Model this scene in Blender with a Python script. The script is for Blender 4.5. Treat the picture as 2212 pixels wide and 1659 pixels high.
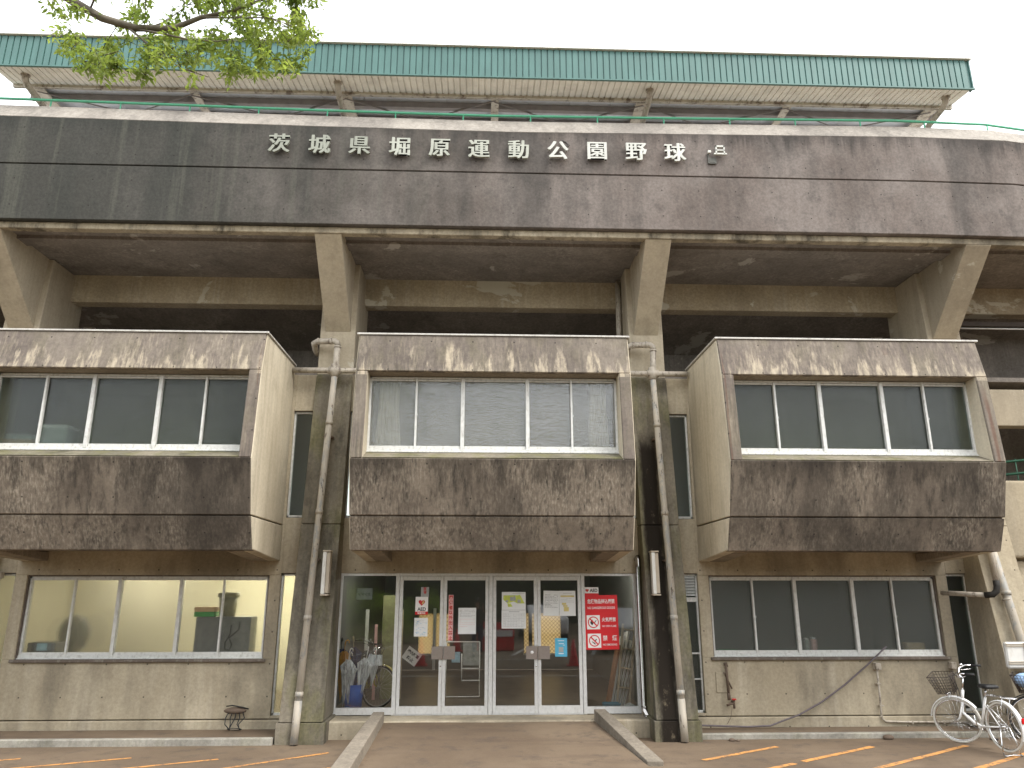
import bpy, bmesh, math, random
from mathutils import Vector, Matrix
from math import sin, cos, pi, radians
random.seed(7)
scene = bpy.context.scene
for o in list(bpy.data.objects): bpy.data.objects.remove(o)
col = scene.collection

# ------------------------------------------------------------------ camera, sky, sun, exposure
EYE = 1.8763
cd = bpy.data.cameras.new('camera'); cam = bpy.data.objects.new('camera', cd); col.objects.link(cam)
cd.sensor_fit = 'HORIZONTAL'; cd.sensor_width = 36.0; cd.lens = 36.0*1607.25/2212
cd.clip_start = 0.02; cd.clip_end = 2000
PITCH, YAW = .2676, .0374
fwd = Vector((sin(YAW)*cos(PITCH), cos(YAW)*cos(PITCH), sin(PITCH)))
rt = Vector((cos(YAW), -sin(YAW), 0)); up = rt.cross(fwd)
cam.matrix_world = Matrix.Translation((0, 0, EYE)) @ Matrix((rt, up, -fwd)).transposed().to_4x4()
scene.camera = cam

SUN_EL, SUN_ROT = radians(52), radians(128)
w = bpy.data.worlds.new('World'); scene.world = w; w.use_nodes = True
nt = w.node_tree; nt.nodes.clear()
sky = nt.nodes.new('ShaderNodeTexSky'); sky.sky_type = 'NISHITA'; sky.sun_disc = False
sky.sun_elevation = SUN_EL; sky.sun_rotation = SUN_ROT
sky.air_density = 1.6; sky.dust_density = 5.0; sky.ozone_density = 1.0
ovc = nt.nodes.new('ShaderNodeMix'); ovc.data_type = 'RGBA'
ovc.inputs[0].default_value = .82                      # a closed, bright cloud layer over most of the sky
ovc.inputs[7].default_value = (9.6, 9.8, 10.2, 1)
nt.links.new(sky.outputs[0], ovc.inputs[6])
bg = nt.nodes.new('ShaderNodeBackground'); bg.inputs['Strength'].default_value = .13
wo = nt.nodes.new('ShaderNodeOutputWorld')
nt.links.new(ovc.outputs[2], bg.inputs[0]); nt.links.new(bg.outputs[0], wo.inputs[0])
sd = bpy.data.lights.new('sun', 'SUN'); sd.energy = 1.5; sd.angle = radians(26); sd.color = (1, .97, .92)
so = bpy.data.objects.new('sun', sd); col.objects.link(so)
so.rotation_euler = (radians(90)-SUN_EL, 0, -SUN_ROT+pi)
scene.view_settings.view_transform = 'Standard'; scene.view_settings.look = 'None'
scene.view_settings.gamma = 1; scene.view_settings.use_curve_mapping = False
scene.view_settings.exposure = 1.1
scene.render.engine = 'CYCLES'
cy = scene.cycles
cy.use_denoising = True; cy.max_bounces = 10; cy.diffuse_bounces = 4; cy.glossy_bounces = 4
cy.transmission_bounces = 8; cy.transparent_max_bounces = 14; cy.sample_clamp_indirect = 4; cy.caustics_reflective = False

# ------------------------------------------------------------------ scene split helpers
def tag(o, label=None, cat=None, group=None, kind=None):
    if label: o['label'] = label
    if cat: o['category'] = cat
    if group: o['group'] = group
    if kind: o['kind'] = kind
    return o
def empty(name, loc=(0, 0, 0), rz=0, parent=None):
    o = bpy.data.objects.new(name, None); col.objects.link(o); o.empty_display_size = .2
    o.location = loc; o.rotation_euler = (0, 0, rz)
    if parent: o.parent = parent
    return o
def thing(name, label, cat, loc=(0, 0, 0), rz=0, group=None): return tag(empty(name, loc, rz), label, cat, group)
def copy_tree(o, parent=None):
    c = o.copy(); col.objects.link(c); c.parent = parent
    for ch in [x for x in bpy.data.objects if x.parent == o]: copy_tree(ch, c)
    return c

# ------------------------------------------------------------------ mesh builder
class MB:
    def __init__(s): s.v = []; s.f = []; s.m = []; s.sm = []
    def add(s, vs, fs, mi=0, smooth=False):
        b = len(s.v); s.v += [tuple(p) for p in vs]
        for f in fs: s.f.append(tuple(b+i for i in f)); s.m.append(mi); s.sm.append(smooth)
        return s
    def box(s, x0, x1, y0, y1, z0, z1, mi=0, M=None):
        vs = [(x0,y0,z0),(x1,y0,z0),(x1,y1,z0),(x0,y1,z0),(x0,y0,z1),(x1,y0,z1),(x1,y1,z1),(x0,y1,z1)]
        if M: vs = [M @ Vector(p) for p in vs]
        return s.add(vs, [(0,3,2,1),(4,5,6,7),(0,1,5,4),(1,2,6,5),(2,3,7,6),(3,0,4,7)], mi)
    def prism(s, prof, x0, x1, mi=0):            # (y,z) outline swept along x
        n = len(prof); vs = [(x0, y, z) for y, z in prof]+[(x1, y, z) for y, z in prof]
        fs = [tuple(range(n)), tuple(range(2*n-1, n-1, -1))]
        for i in range(n): j = (i+1) % n; fs.append((i, i+n, j+n, j))
        return s.add(vs, fs, mi)
    def slab(s, poly, z0, z1, mi=0):             # (x,y) outline swept up
        n = len(poly); vs = [(x, y, z0) for x, y in poly]+[(x, y, z1) for x, y in poly]
        fs = [tuple(range(n-1, -1, -1)), tuple(range(n, 2*n))]
        for i in range(n): j = (i+1) % n; fs.append((i, j, j+n, i+n))
        return s.add(vs, fs, mi)
    def plate(s, poly, y0, y1, mi=0):            # (x,z) outline, thickness in y
        n = len(poly); vs = [(x, y0, z) for x, z in poly]+[(x, y1, z) for x, z in poly]
        fs = [tuple(range(n)), tuple(range(2*n-1, n-1, -1))]
        for i in range(n): j = (i+1) % n; fs.append((i, i+n, j+n, j))
        return s.add(vs, fs, mi)
    def tube(s, pts, r, n=10, mi=0, closed=False, caps=True):
        P = [Vector(p) for p in pts]; m = len(P); R = r if isinstance(r, (list, tuple)) else [r]*m
        b = []; prev = None
        for i, p in enumerate(P):
            if closed: t = P[(i+1) % m]-P[i-1]
            else: t = P[min(i+1, m-1)]-P[max(i-1, 0)]
            t.normalize()
            if prev is None:
                a = Vector((0, 0, 1)) if abs(t.z) < .9 else Vector((1, 0, 0)); u = t.cross(a).normalized()
            else: u = (prev-t*prev.dot(t)).normalized()
            prev = u; v = t.cross(u)
            b += [p+(u*cos(2*pi*k/n)+v*sin(2*pi*k/n))*R[i] for k in range(n)]
        fs = []
        for i in range(m if closed else m-1):
            j = (i+1) % m
            for k in range(n): l = (k+1) % n; fs.append((i*n+k, i*n+l, j*n+l, j*n+k))
        s.add(b, fs, mi, True)
        if caps and not closed:
            q = len(s.v)-len(b); s.f.append(tuple(q+k for k in range(n-1, -1, -1))); s.m.append(mi); s.sm.append(False)
            s.f.append(tuple(q+(m-1)*n+k for k in range(n))); s.m.append(mi); s.sm.append(False)
        return s
    def bar(s, a, b, r, n=8, mi=0): return s.tube([a, b], r, n, mi)
    def ring(s, c, ax, R, r, n=40, k=8, mi=0):
        ax = Vector(ax).normalized(); a = Vector((0, 0, 1)) if abs(ax.z) < .9 else Vector((1, 0, 0))
        u = ax.cross(a).normalized(); v = ax.cross(u); c = Vector(c)
        return s.tube([c+(u*cos(2*pi*i/n)+v*sin(2*pi*i/n))*R for i in range(n)], r, k, mi, closed=True)
    def lathe(s, c, prof, n=16, mi=0, ax='z'):
        vs = []
        for rr, h in prof:
            for k in range(n):
                a = 2*pi*k/n; x, y, z = rr*cos(a), rr*sin(a), h
                if ax == 'y': x, y, z = x, -z, y
                if ax == 'x': x, y, z = z, x, y
                vs.append((c[0]+x, c[1]+y, c[2]+z))
        fs = []
        for i in range(len(prof)-1):
            for k in range(n): l = (k+1) % n; fs.append((i*n+k, i*n+l, (i+1)*n+l, (i+1)*n+k))
        return s.add(vs, fs, mi, True)
    def ball(s, c, rx, ry, rz, nu=12, nv=8, mi=0):
        return s.lathe((0, 0, 0), [(0, 0)], 1) if False else s._ball(c, rx, ry, rz, nu, nv, mi)
    def _ball(s, c, rx, ry, rz, nu, nv, mi):
        vs = [(c[0], c[1], c[2]-rz)]
        for j in range(1, nv):
            t = -pi/2+pi*j/nv
            for i in range(nu): a = 2*pi*i/nu; vs.append((c[0]+rx*cos(t)*cos(a), c[1]+ry*cos(t)*sin(a), c[2]+rz*sin(t)))
        vs.append((c[0], c[1], c[2]+rz)); fs = []
        for i in range(nu):
            k = (i+1) % nu; fs.append((0, 1+k, 1+i)); L = len(vs)-1; q = 1+(nv-2)*nu; fs.append((L, q+i, q+k))
            for j in range(nv-2): a = 1+j*nu; fs.append((a+i, a+k, a+nu+k, a+nu+i))
        return s.add(vs, fs, mi, True)
    def build(s, name, mats, parent=None, bevel=0, seg=1, M=None):
        me = bpy.data.meshes.new(name)
        me.from_pydata(s.v, [], s.f)
        if not isinstance(mats, (list, tuple)): mats = [mats]
        for m in mats: me.materials.append(m)
        me.polygons.foreach_set('material_index', s.m); me.polygons.foreach_set('use_smooth', s.sm)
        if M: me.transform(M)
        bm = bmesh.new(); bm.from_mesh(me); bmesh.ops.recalc_face_normals(bm, faces=bm.faces); bm.to_mesh(me); bm.free()
        me.update()
        o = bpy.data.objects.new(name, me); col.objects.link(o)
        if parent: o.parent = parent
        if bevel:
            b = o.modifiers.new('bevel', 'BEVEL'); b.width = bevel; b.segments = seg; b.limit_method = 'ANGLE'; b.angle_limit = radians(40)
        return o

# ------------------------------------------------------------------ node helper
class N:
    def __init__(s, name):
        s.mat = bpy.data.materials.new(name); s.mat.use_nodes = True; s.t = s.mat.node_tree; s.t.nodes.clear()
        s.out = s.n('ShaderNodeOutputMaterial'); s.pos = s.n('ShaderNodeNewGeometry').outputs['Position']
    def n(s, ty, **kw):
        x = s.t.nodes.new(ty)
        for k, v in kw.items(): setattr(x, k, v)
        return x
    def L(s, a, b):
        if isinstance(a, (int, float)): b.default_value = a
        elif isinstance(a, (tuple, list)): b.default_value = tuple(a)+((1,) if len(a) == 3 and len(b.default_value) == 4 else ())
        else: s.t.links.new(a, b)
    def m(s, op, a, b=0, c=None, clamp=False):
        x = s.n('ShaderNodeMath', operation=op, use_clamp=clamp); s.L(a, x.inputs[0]); s.L(b, x.inputs[1])
        if c is not None: s.L(c, x.inputs[2])
        return x.outputs[0]
    def sep(s): x = s.n('ShaderNodeSeparateXYZ'); s.L(s.pos, x.inputs[0]); return x.outputs
    def scaled(s, sc, off=(0, 0, 0)):
        x = s.n('ShaderNodeMapping'); s.L(s.pos, x.inputs[0]); x.inputs['Scale'].default_value = sc; x.inputs['Location'].default_value = off; return x.outputs[0]
    def noise(s, sc=(1, 1, 1), scale=1, detail=5, rough=.6, off=(0, 0, 0), dist=0):
        x = s.n('ShaderNodeTexNoise'); s.L(s.scaled(sc, off), x.inputs['Vector'])
        x.inputs['Scale'].default_value = scale; x.inputs['Detail'].default_value = detail; x.inputs['Roughness'].default_value = rough; x.inputs['Distortion'].default_value = dist
        return x.outputs['Fac']
    def rng(s, v, a, b, c=0., d=1.):
        x = s.n('ShaderNodeMapRange', interpolation_type='SMOOTHSTEP'); s.L(v, x.inputs[0])
        for i, q in enumerate((a, b, c, d)): x.inputs[i+1].default_value = q
        return x.outputs[0]
    def mix(s, f, a, b, mode='MIX'):
        x = s.n('ShaderNodeMix', data_type='RGBA', blend_type=mode); s.L(f, x.inputs[0]); s.L(a, x.inputs[6]); s.L(b, x.inputs[7]); return x.outputs[2]
    def bump(s, h, st=.3, dist=.01):
        x = s.n('ShaderNodeBump'); s.L(h, x.inputs['Height']); x.inputs['Strength'].default_value = st; x.inputs['Distance'].default_value = dist; return x.outputs[0]
    def pbr(s, colr, rough=.85, bump=None, metal=0., spec=.3, **kw):
        x = s.n('ShaderNodeBsdfPrincipled'); s.L(colr, x.inputs['Base Color']); s.L(rough, x.inputs['Roughness']); s.L(metal, x.inputs['Metallic'])
        x.inputs['Specular IOR Level'].default_value = spec
        if bump is not None: s.L(bump, x.inputs['Normal'])
        for k, v in kw.items(): s.L(v, x.inputs[k])
        s.L(x.outputs[0], s.out.inputs[0]); return s.mat

def concrete(name, a, b, dark, light, streak=.5, mold=.4, drip=0, zs=(), tie=True, darkleft=False, green=0., bumpy=.25, off=0., topd=None, blotch=.35, sscale=7., lstreak=.35, patch=.4, gr=.17):
    """weathered board-marked concrete. zs: (z0,z1,strength) bands where the rain has washed it pale in drips"""
    k = N(name); X, Y, Z = k.sep()
    o = (off, off*.7, off*.3)
    big = k.noise(scale=.9, detail=6, off=o); med = k.noise(scale=4.5, detail=6, rough=.65, off=o); fine = k.noise(scale=70, detail=3, rough=.7)
    grit = k.noise(scale=22, detail=5, rough=.75, off=o)
    c = k.mix(k.rng(big, .35, .65), a, b)
    st = k.noise(sc=(sscale, sscale, .22), detail=5, rough=.62, off=o); st2 = k.noise(sc=(sscale*2.8, sscale*2.8, .26), detail=5, rough=.6, off=o)
    f = k.m('MULTIPLY', k.rng(st, .46, .70), streak); c = k.mix(f, c, dark)
    pat = k.noise(sc=(1.5, 1.5, .7), detail=4, rough=.5, off=(off+20, 2, 2)); f = k.m('MULTIPLY', k.m('MULTIPLY', k.rng(st2, .40, .74), k.rng(pat, .34, .66)), lstreak); c = k.mix(f, c, light)
    w2 = k.noise(sc=(.8, .8, .25), scale=1., detail=5, rough=.6, off=(off+40, 0, 0)); c = k.mix(k.m('MULTIPLY', k.rng(w2, .48, .66), patch), c, dark)
    f = k.m('MULTIPLY', k.rng(med, .5, .72), blotch); c = k.mix(f, c, dark)
    mo = k.noise(sc=(2.2, 2.2, .8), detail=7, rough=.7, off=(off+5, 3, 9))
    f = k.m('MULTIPLY', k.rng(mo, .52, .68), mold); c = k.mix(f, c, tuple(q*.45 for q in dark))
    if green:
        f = k.m('MULTIPLY', k.rng(k.noise(sc=(3, 3, 1.1), detail=5, off=(2, off, 4)), .45, .65), green); c = k.mix(f, c, (.13, .13, .035))
    for z0, z1, q in zs:
        h = k.noise(sc=(5.5, 5.5, .25), detail=5, rough=.65, off=(off+1, 1, 0))
        lim = k.m('ADD', z0-.12, k.m('MULTIPLY', k.rng(h, .33, .72), (z1-z0)*1.5))
        g = k.m('MULTIPLY', k.rng(k.m('SUBTRACT', lim, Z), -.03, .30), k.m('MULTIPLY', k.m('GREATER_THAN', Z, z0-.04), k.rng(k.noise(sc=(11, 11, 1.2), detail=4), .3, .62)))
        c = k.mix(k.m('MULTIPLY', g, q), c, light)
    if topd:
        for z0, z1, q in topd:       # dark growth hanging down from an upper edge
            h = k.noise(sc=(4, 4, .2), detail=6, rough=.7, off=(off+8, 1, 0))
            lim = k.m('SUBTRACT', z1, k.m('MULTIPLY', k.rng(h, .3, .75), (z1-z0)))
            g = k.m('MULTIPLY', k.rng(k.m('SUBTRACT', Z, lim), -.12, .3), k.m('LESS_THAN', Z, z1+.05))
            c = k.mix(k.m('MULTIPLY', g, q), c, tuple(q2*.5 for q2 in dark))
    if darkleft:                     # dark stain at the left; weaker light there is painted into the colour too
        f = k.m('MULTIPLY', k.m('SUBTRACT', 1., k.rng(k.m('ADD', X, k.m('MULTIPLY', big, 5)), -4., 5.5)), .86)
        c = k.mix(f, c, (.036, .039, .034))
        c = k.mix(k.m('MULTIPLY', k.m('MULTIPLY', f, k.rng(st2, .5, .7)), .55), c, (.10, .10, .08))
    sp = k.rng(grit, .3, .7, 1-gr, 1+gr)
    c = k.mix(1., c, k.comb(sp) if False else k._grey(sp), 'MULTIPLY')
    if tie:
        px = k.m('ABSOLUTE', k.m('SUBTRACT', k.m('FRACT', k.m('DIVIDE', k.m('ADD', X, 50.1), .62)), .5))
        pz = k.m('ABSOLUTE', k.m('SUBTRACT', k.m('FRACT', k.m('DIVIDE', k.m('ADD', Z, 20.17), .47)), .5))
        d = k.m('SQRT', k.m('ADD', k.m('POWER', k.m('MULTIPLY', px, .62), 2), k.m('POWER', k.m('MULTIPLY', pz, .47), 2)))
        hole = k.m('LESS_THAN', d, .012)
        c = k.mix(k.m('MULTIPLY', hole, .75), c, (.02, .018, .015))
    h = k.m('ADD', k.m('MULTIPLY', med, .5), k.m('ADD', k.m('MULTIPLY', grit, .45), k.m('MULTIPLY', fine, .2)))
    return k.pbr(c, .92, k.bump(h, bumpy, .015), spec=.2)
def _grey(s, v):
    x = s.n('ShaderNodeCombineColor')
    for i in range(3): s.L(v, x.inputs[i])
    return x.outputs[0]
N._grey = _grey; N.comb = _grey

def plain(name, c, rough=.6, metal=0., var=.15, scale=12, spec=.4, dirt=None, dirtf=.5, bump=0, **kw):
    k = N(name); n1 = k.noise(scale=scale, detail=5, rough=.6)
    cc = k.mix(1., c, k._grey(k.rng(n1, .25, .75, 1-var, 1+var)), 'MULTIPLY')
    if dirt:
        n2 = k.noise(sc=(3, 3, 1.2), scale=scale*.4, detail=6, rough=.7, off=(3, 1, 2)); cc = k.mix(k.m('MULTIPLY', k.rng(n2, .5, .66), dirtf), cc, dirt)
    return k.pbr(cc, rough, k.bump(n1, bump, .003) if bump else None, metal, spec, **kw)
def glow(name, c, st):
    k = N(name); e = k.n('ShaderNodeEmission'); e.inputs[0].default_value = c+(1,); e.inputs[1].default_value = st; k.L(e.outputs[0], k.out.inputs[0]); return k.mat
def clear_glass(name, tint=(.965, .975, .965), ior=1.5):
    k = N(name); fr = k.n('ShaderNodeFresnel'); fr.inputs[0].default_value = ior
    nb = k.bump(k.noise(scale=1.3, detail=1), .03, .02)
    t = k.n('ShaderNodeBsdfTransparent'); t.inputs[0].default_value = tint+(1,); g = k.n('ShaderNodeBsdfGlossy'); g.inputs['Roughness'].default_value = .015; k.L(nb, g.inputs['Normal'])
    m = k.n('ShaderNodeMixShader'); k.L(fr.outputs[0], m.inputs[0]); k.L(t.outputs[0], m.inputs[1]); k.L(g.outputs[0], m.inputs[2]); k.L(m.outputs[0], k.out.inputs[0]); return k.mat
def frosted(name, tint=(.75, .8, .76), rough=.3, mixt=.5, wave=(9, 9, 60), bst=.5, groughness=.12, boost=1.0, bd=.006, lf=.5, haze=.05, hz=(.30, .32, .30)):
    k = N(name)
    h = k.m('ADD', k.noise(sc=wave, detail=2, rough=.5, dist=.6), k.m('MULTIPLY', k.noise(scale=2.2, detail=2), lf)); nb = k.bump(h, bst, bd)
    fr = k.n('ShaderNodeFresnel'); fr.inputs[0].default_value = 1.5
    f = k.m('MULTIPLY', fr.outputs[0], boost, clamp=True)
    t = k.n('ShaderNodeBsdfTransparent'); t.inputs[0].default_value = tint+(1,)
    r = k.n('ShaderNodeBsdfRefraction'); r.inputs[0].default_value = tint+(1,); r.inputs['Roughness'].default_value = rough; r.inputs['IOR'].default_value = 1.3; k.L(nb, r.inputs['Normal'])
    g = k.n('ShaderNodeBsdfGlossy'); g.inputs['Roughness'].default_value = groughness; k.L(nb, g.inputs['Normal'])
    m1 = k.n('ShaderNodeMixShader'); m1.inputs[0].default_value = mixt; k.L(t.outputs[0], m1.inputs[1]); k.L(r.outputs[0], m1.inputs[2])
    df = k.n('ShaderNodeBsdfDiffuse'); df.inputs[0].default_value = hz+(1,); m3 = k.n('ShaderNodeMixShader'); m3.inputs[0].default_value = haze; k.L(m1.outputs[0], m3.inputs[1]); k.L(df.outputs[0], m3.inputs[2]); m1 = m3
    m2 = k.n('ShaderNodeMixShader'); k.L(f, m2.inputs[0]); k.L(m1.outputs[0], m2.inputs[1]); k.L(g.outputs[0], m2.inputs[2]); k.L(m2.outputs[0], k.out.inputs[0]); return k.mat

# ------------------------------------------------------------------ materials
M = {}
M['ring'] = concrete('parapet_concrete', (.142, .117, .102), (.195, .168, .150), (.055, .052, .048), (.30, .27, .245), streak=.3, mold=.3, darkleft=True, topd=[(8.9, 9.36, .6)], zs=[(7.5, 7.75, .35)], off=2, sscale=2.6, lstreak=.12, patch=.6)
M['band'] = concrete('parapet_cap_concrete', (.26, .235, .205), (.34, .31, .27), (.12, .11, .10), (.45, .42, .37), streak=.3, mold=.25, tie=False, off=4)
M['bay'] = concrete('bay_front_concrete', (.135, .11, .086), (.20, .165, .128), (.058, .049, .040), (.38, .33, .26), streak=.85, mold=.28, topd=[(2.95, 3.66, .55)], zs=[(2.36, 2.6, .3)], off=7, sscale=13, lstreak=.85, patch=.8, blotch=.12, gr=.12)
M['bay_top'] = concrete('bay_header_concrete', (.15, .125, .108), (.21, .18, .148), (.085, .072, .062), (.42, .36, .27), streak=.5, mold=.18, green=.12, zs=[(4.93, 5.42, 1.)], off=11, sscale=11, lstreak=.5, gr=.12)
M['bay_side'] = concrete('bay_side_concrete', (.50, .44, .33), (.58, .52, .40), (.30, .26, .19), (.66, .60, .48), streak=.35, mold=.25, tie=False, off=13, blotch=.15, gr=.08, patch=.55, topd=None, zs=[(2.2, 2.9, .0)])
M['reveal'] = concrete('reveal_concrete', (.25, .21, .16), (.31, .265, .205), (.14, .12, .09), (.42, .37, .29), streak=.3, mold=.1, tie=False, off=14, blotch=.25)
M['sill'] = concrete('mossy_sill_concrete', (.16, .145, .10), (.23, .20, .15), (.07, .065, .045), (.36, .33, .27), streak=.2, mold=.5, green=.4, tie=False, off=15)
M['wall'] = concrete('cream_wall_concrete', (.37, .315, .225), (.45, .39, .285), (.185, .16, .12), (.55, .49, .385), streak=.35, mold=.16, off=17, blotch=.22, zs=[(-.3, -.1, .3)], topd=None, sscale=2.5, patch=.7, gr=.11, lstreak=.5)
M['pillar'] = concrete('buttress_concrete', (.17, .15, .115), (.245, .215, .165), (.062, .056, .044), (.38, .345, .27), streak=.75, mold=.5, green=.35, off=21, sscale=4, tie=False, lstreak=.5)
M['shaft'] = concrete('painted_column_concrete', (.40, .34, .25), (.46, .395, .29), (.24, .205, .15), (.53, .47, .37), streak=.3, mold=.10, off=23, tie=False, blotch=.2, gr=.08, patch=.5)
M['soffit'] = concrete('soffit_concrete', (.20, .175, .15), (.25, .22, .19), (.12, .105, .09), (.46, .42, .37), streak=.15, mold=.2, off=25, tie=False, blotch=.5)
M['beam'] = concrete('peeling_beam_paint', (.38, .31, .21), (.44, .365, .255), (.24, .20, .145), (.56, .52, .44), streak=.2, mold=.08, off=27, tie=False, blotch=.3)
M['kerb'] = concrete('kerb_concrete', (.27, .255, .22), (.36, .34, .29), (.13, .12, .10), (.45, .43, .38), streak=.1, mold=.3, off=31, tie=False, green=.15)
M['rampkerb'] = concrete('ramp_kerb_concrete', (.19, .165, .13), (.25, .215, .17), (.11, .095, .075), (.32, .28, .23), streak=.0, mold=.15, off=33, tie=False)
# peeling patches on the painted gallery concrete
def peel(mat, seed, amt, colr, lo=.60):
    t = mat.node_tree; b = [n for n in t.nodes if n.type == 'BSDF_PRINCIPLED'][0]; src = b.inputs['Base Color'].links[0].from_socket
    k = N.__new__(N); k.mat = mat; k.t = t; k.pos = [n for n in t.nodes if n.type == 'NEW_GEOMETRY'][0].outputs['Position']
    n1 = k.noise(sc=(1, 1, 1.6), scale=.75, detail=9, rough=.62, off=(seed, seed, 0), dist=.4)
    k.L(k.mix(k.m('MULTIPLY', k.rng(n1, lo, lo+.025), amt), src, colr), b.inputs['Base Color'])
peel(M['beam'], 3, .9, (.56, .52, .42), .60); peel(M['soffit'], 8, .8, (.42, .39, .34), .61); peel(M['shaft'], 5, .7, (.54, .50, .40), .64)
# black rot and bare patches down the right-hand buttress
def rot(mat):
    t = mat.node_tree; b = [n for n in t.nodes if n.type == 'BSDF_PRINCIPLED'][0]; src = b.inputs['Base Color'].links[0].from_socket
    k = N.__new__(N); k.mat = mat; k.t = t; k.pos = [n for n in t.nodes if n.type == 'NEW_GEOMETRY'][0].outputs['Position']
    X, Y, Z = k.sep(); n1 = k.noise(sc=(5, 5, 1.4), detail=7, rough=.7); 
    d = k.m('ABSOLUTE', k.m('SUBTRACT', X, 2.73)); a = k.rng(k.m('ADD', d, k.m('MULTIPLY', n1, .22)), .20, .30, 1, 0)
    a = k.m('MULTIPLY', a, k.rng(k.m('ADD', Z, k.m('MULTIPLY', n1, .5)), 4.3, 4.8, 1, 0)); a = k.m('MULTIPLY', a, k.m('GREATER_THAN', X, 2.5))
    c = k.mix(a, src, (.018, .014, .010)); n2 = k.noise(sc=(1, 1, .5), scale=7, detail=12, rough=.8, off=(4, 0, 2))
    c = k.mix(k.m('MULTIPLY', a, k.m('MULTIPLY', k.rng(n2, .56, .70), .8)), c, (.22, .18, .12)); k.L(c, b.inputs['Base Color'])
rot(M['pillar'])
def rust(mat, spots):            # rust water run down the window posts
    t = mat.node_tree; b = [n for n in t.nodes if n.type == 'BSDF_PRINCIPLED'][0]; src = b.inputs['Base Color'].links[0].from_socket
    k = N.__new__(N); k.mat = mat; k.t = t; k.pos = [n for n in t.nodes if n.type == 'NEW_GEOMETRY'][0].outputs['Position']
    X, Y, Z = k.sep(); n1 = k.noise(sc=(6, 6, 1.2), detail=5)
    for x, wd, z0, z1, a in spots:
        d = k.m('ABSOLUTE', k.m('SUBTRACT', k.m('ADD', X, k.m('MULTIPLY', k.m('SUBTRACT', n1, .5), .10)), x))
        f = k.m('MULTIPLY', k.rng(d, wd*.4, wd*1.4, 1, 0), k.m('MULTIPLY', k.rng(Z, z1-.5, z1, 1, 0), k.m('GREATER_THAN', Z, z0))); src = k.mix(k.m('MULTIPLY', f, a), src, (.12, .055, .035))
    k.L(src, b.inputs['Base Color'])
rust(M['bay_top'], [(7.47, .035, 3.6, 4.9, .6), (3.555, .010, 3.6, 5.5, .45), (-3.30, .010, 4.7, 5.5, .4), (6.1, .05, 5.3, 5.6, .3)])

M['alu'] = plain('window_aluminium', (.62, .62, .59), .45, .0, .08, 20, .5, dirt=(.28, .26, .22), dirtf=.45)
M['alu_d'] = plain('door_aluminium', (.66, .66, .65), .35, .25, .06, 20, .5, dirt=(.36, .34, .30), dirtf=.3)
M['steelplate'] = plain('brushed_steel', (.36, .32, .30), .35, .8, .05, 30, .5)
M['chrome'] = plain('chrome', (.7, .7, .7), .12, 1., .03)
M['duct'] = plain('polished_steel_duct', (.42, .40, .38), .16, 1., .1, 6)
M['dark_trim'] = plain('dark_window_head', (.07, .055, .045), .7)
M['sealant'] = plain('brown_sill_paint', (.13, .105, .085), .8, dirt=(.3, .28, .24))
M['flash'] = plain('pale_cap_flashing', (.52, .50, .46), .5, .2, .1, dirt=(.25, .23, .2))
M['pipe'] = plain('weathered_pipe_paint', (.40, .355, .29), .55, 0, .15, 10, .4, dirt=(.10, .075, .055), dirtf=.85)
def flaky(name, base, under, amt=.5, z=3.4):
    k = N(name); X, Y, Z = k.sep(); n1 = k.noise(sc=(9, 9, 4), detail=7, rough=.72); n2 = k.noise(scale=3, detail=4)
    c = k.mix(k.rng(n2, .3, .7), base, tuple(q*.82 for q in base)); c = k.mix(k.m('MULTIPLY', k.rng(n1, .53, .57), amt), c, under)
    n3 = k.noise(sc=(14, 14, 3), detail=6, rough=.7, off=(3, 3, 3)); c = k.mix(k.m('MULTIPLY', k.rng(n3, .60, .63), .8), c, (.05, .035, .025))
    return k.pbr(c, .55, k.bump(n1, .3, .004), spec=.35)
M['pipe_flaky'] = flaky('flaking_pipe_paint', (.43, .385, .315), (.27, .28, .27), .7)
M['black_rubber'] = plain('black_rubber', (.015, .015, .015), .6)
M['black_pipe'] = plain('black_pipe_lagging', (.02, .018, .015), .7)
M['green_rail'] = plain('green_rail_paint', (.10, .42, .25), .35, 0, .08, 8, .5)
M['rail_grey'] = plain('faded_green_rail', (.10, .22, .17), .5)
M['letter_dull'] = plain('dull_letter_metal', (.27, .28, .23), .5, .1, .1, 5, .4, dirt=(.18, .19, .15), dirtf=.4)  # letter tones step from dull at the left to pale at the right
M['letter_mid'] = plain('midtone_letter_metal', (.38, .39, .33), .5, .1, .1, 5, .4, dirt=(.22, .23, .18), dirtf=.4)
M['letter'] = plain('pale_letter_metal', (.50, .50, .45), .45, .1, .08, 5, .4, dirt=(.3, .32, .26), dirtf=.35)
def corr(name, c, pitch, off=0, deep=.75, dirt=(.1, .1, .1)):
    k = N(name); n1 = k.noise(sc=(2, 2, .6), scale=2.5, detail=5); cc = k.mix(1., c, k._grey(k.rng(n1, .25, .75, .88, 1.1)), 'MULTIPLY')
    return k.pbr(cc, .45, None, 0, .4)
M['green_sheet'] = corr('green_fascia_sheet', (.075, .165, .148), .2)
M['beige_sheet'] = plain('beige_soffit_sheet', (.78, .76, .70), .6, 0, .1, 3, .3, dirt=(.5, .47, .42), dirtf=.35)
M['beige_steel'] = plain('rusting_beige_steel', (.62, .58, .51), .6, 0, .12, 6, .3, dirt=(.12, .075, .05), dirtf=.8)
M['grey_sheet'] = plain('grey_roof_underside', (.74, .76, .80), .7, 0, .08, 2, .3, dirt=(.5, .48, .48), dirtf=.5)
M['dark_steel'] = plain('dark_purlin_steel', (.32, .30, .30), .7, 0, .15, 5, .3)
M['white_paint'] = plain('bicycle_white_paint', (.80, .80, .78), .25, 0, .02, 5, .5)
M['white_plastic'] = plain('white_plastic', (.66, .65, .61), .4, 0, .05, 5, .4, dirt=(.42, .38, .3), dirtf=.4)
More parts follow.
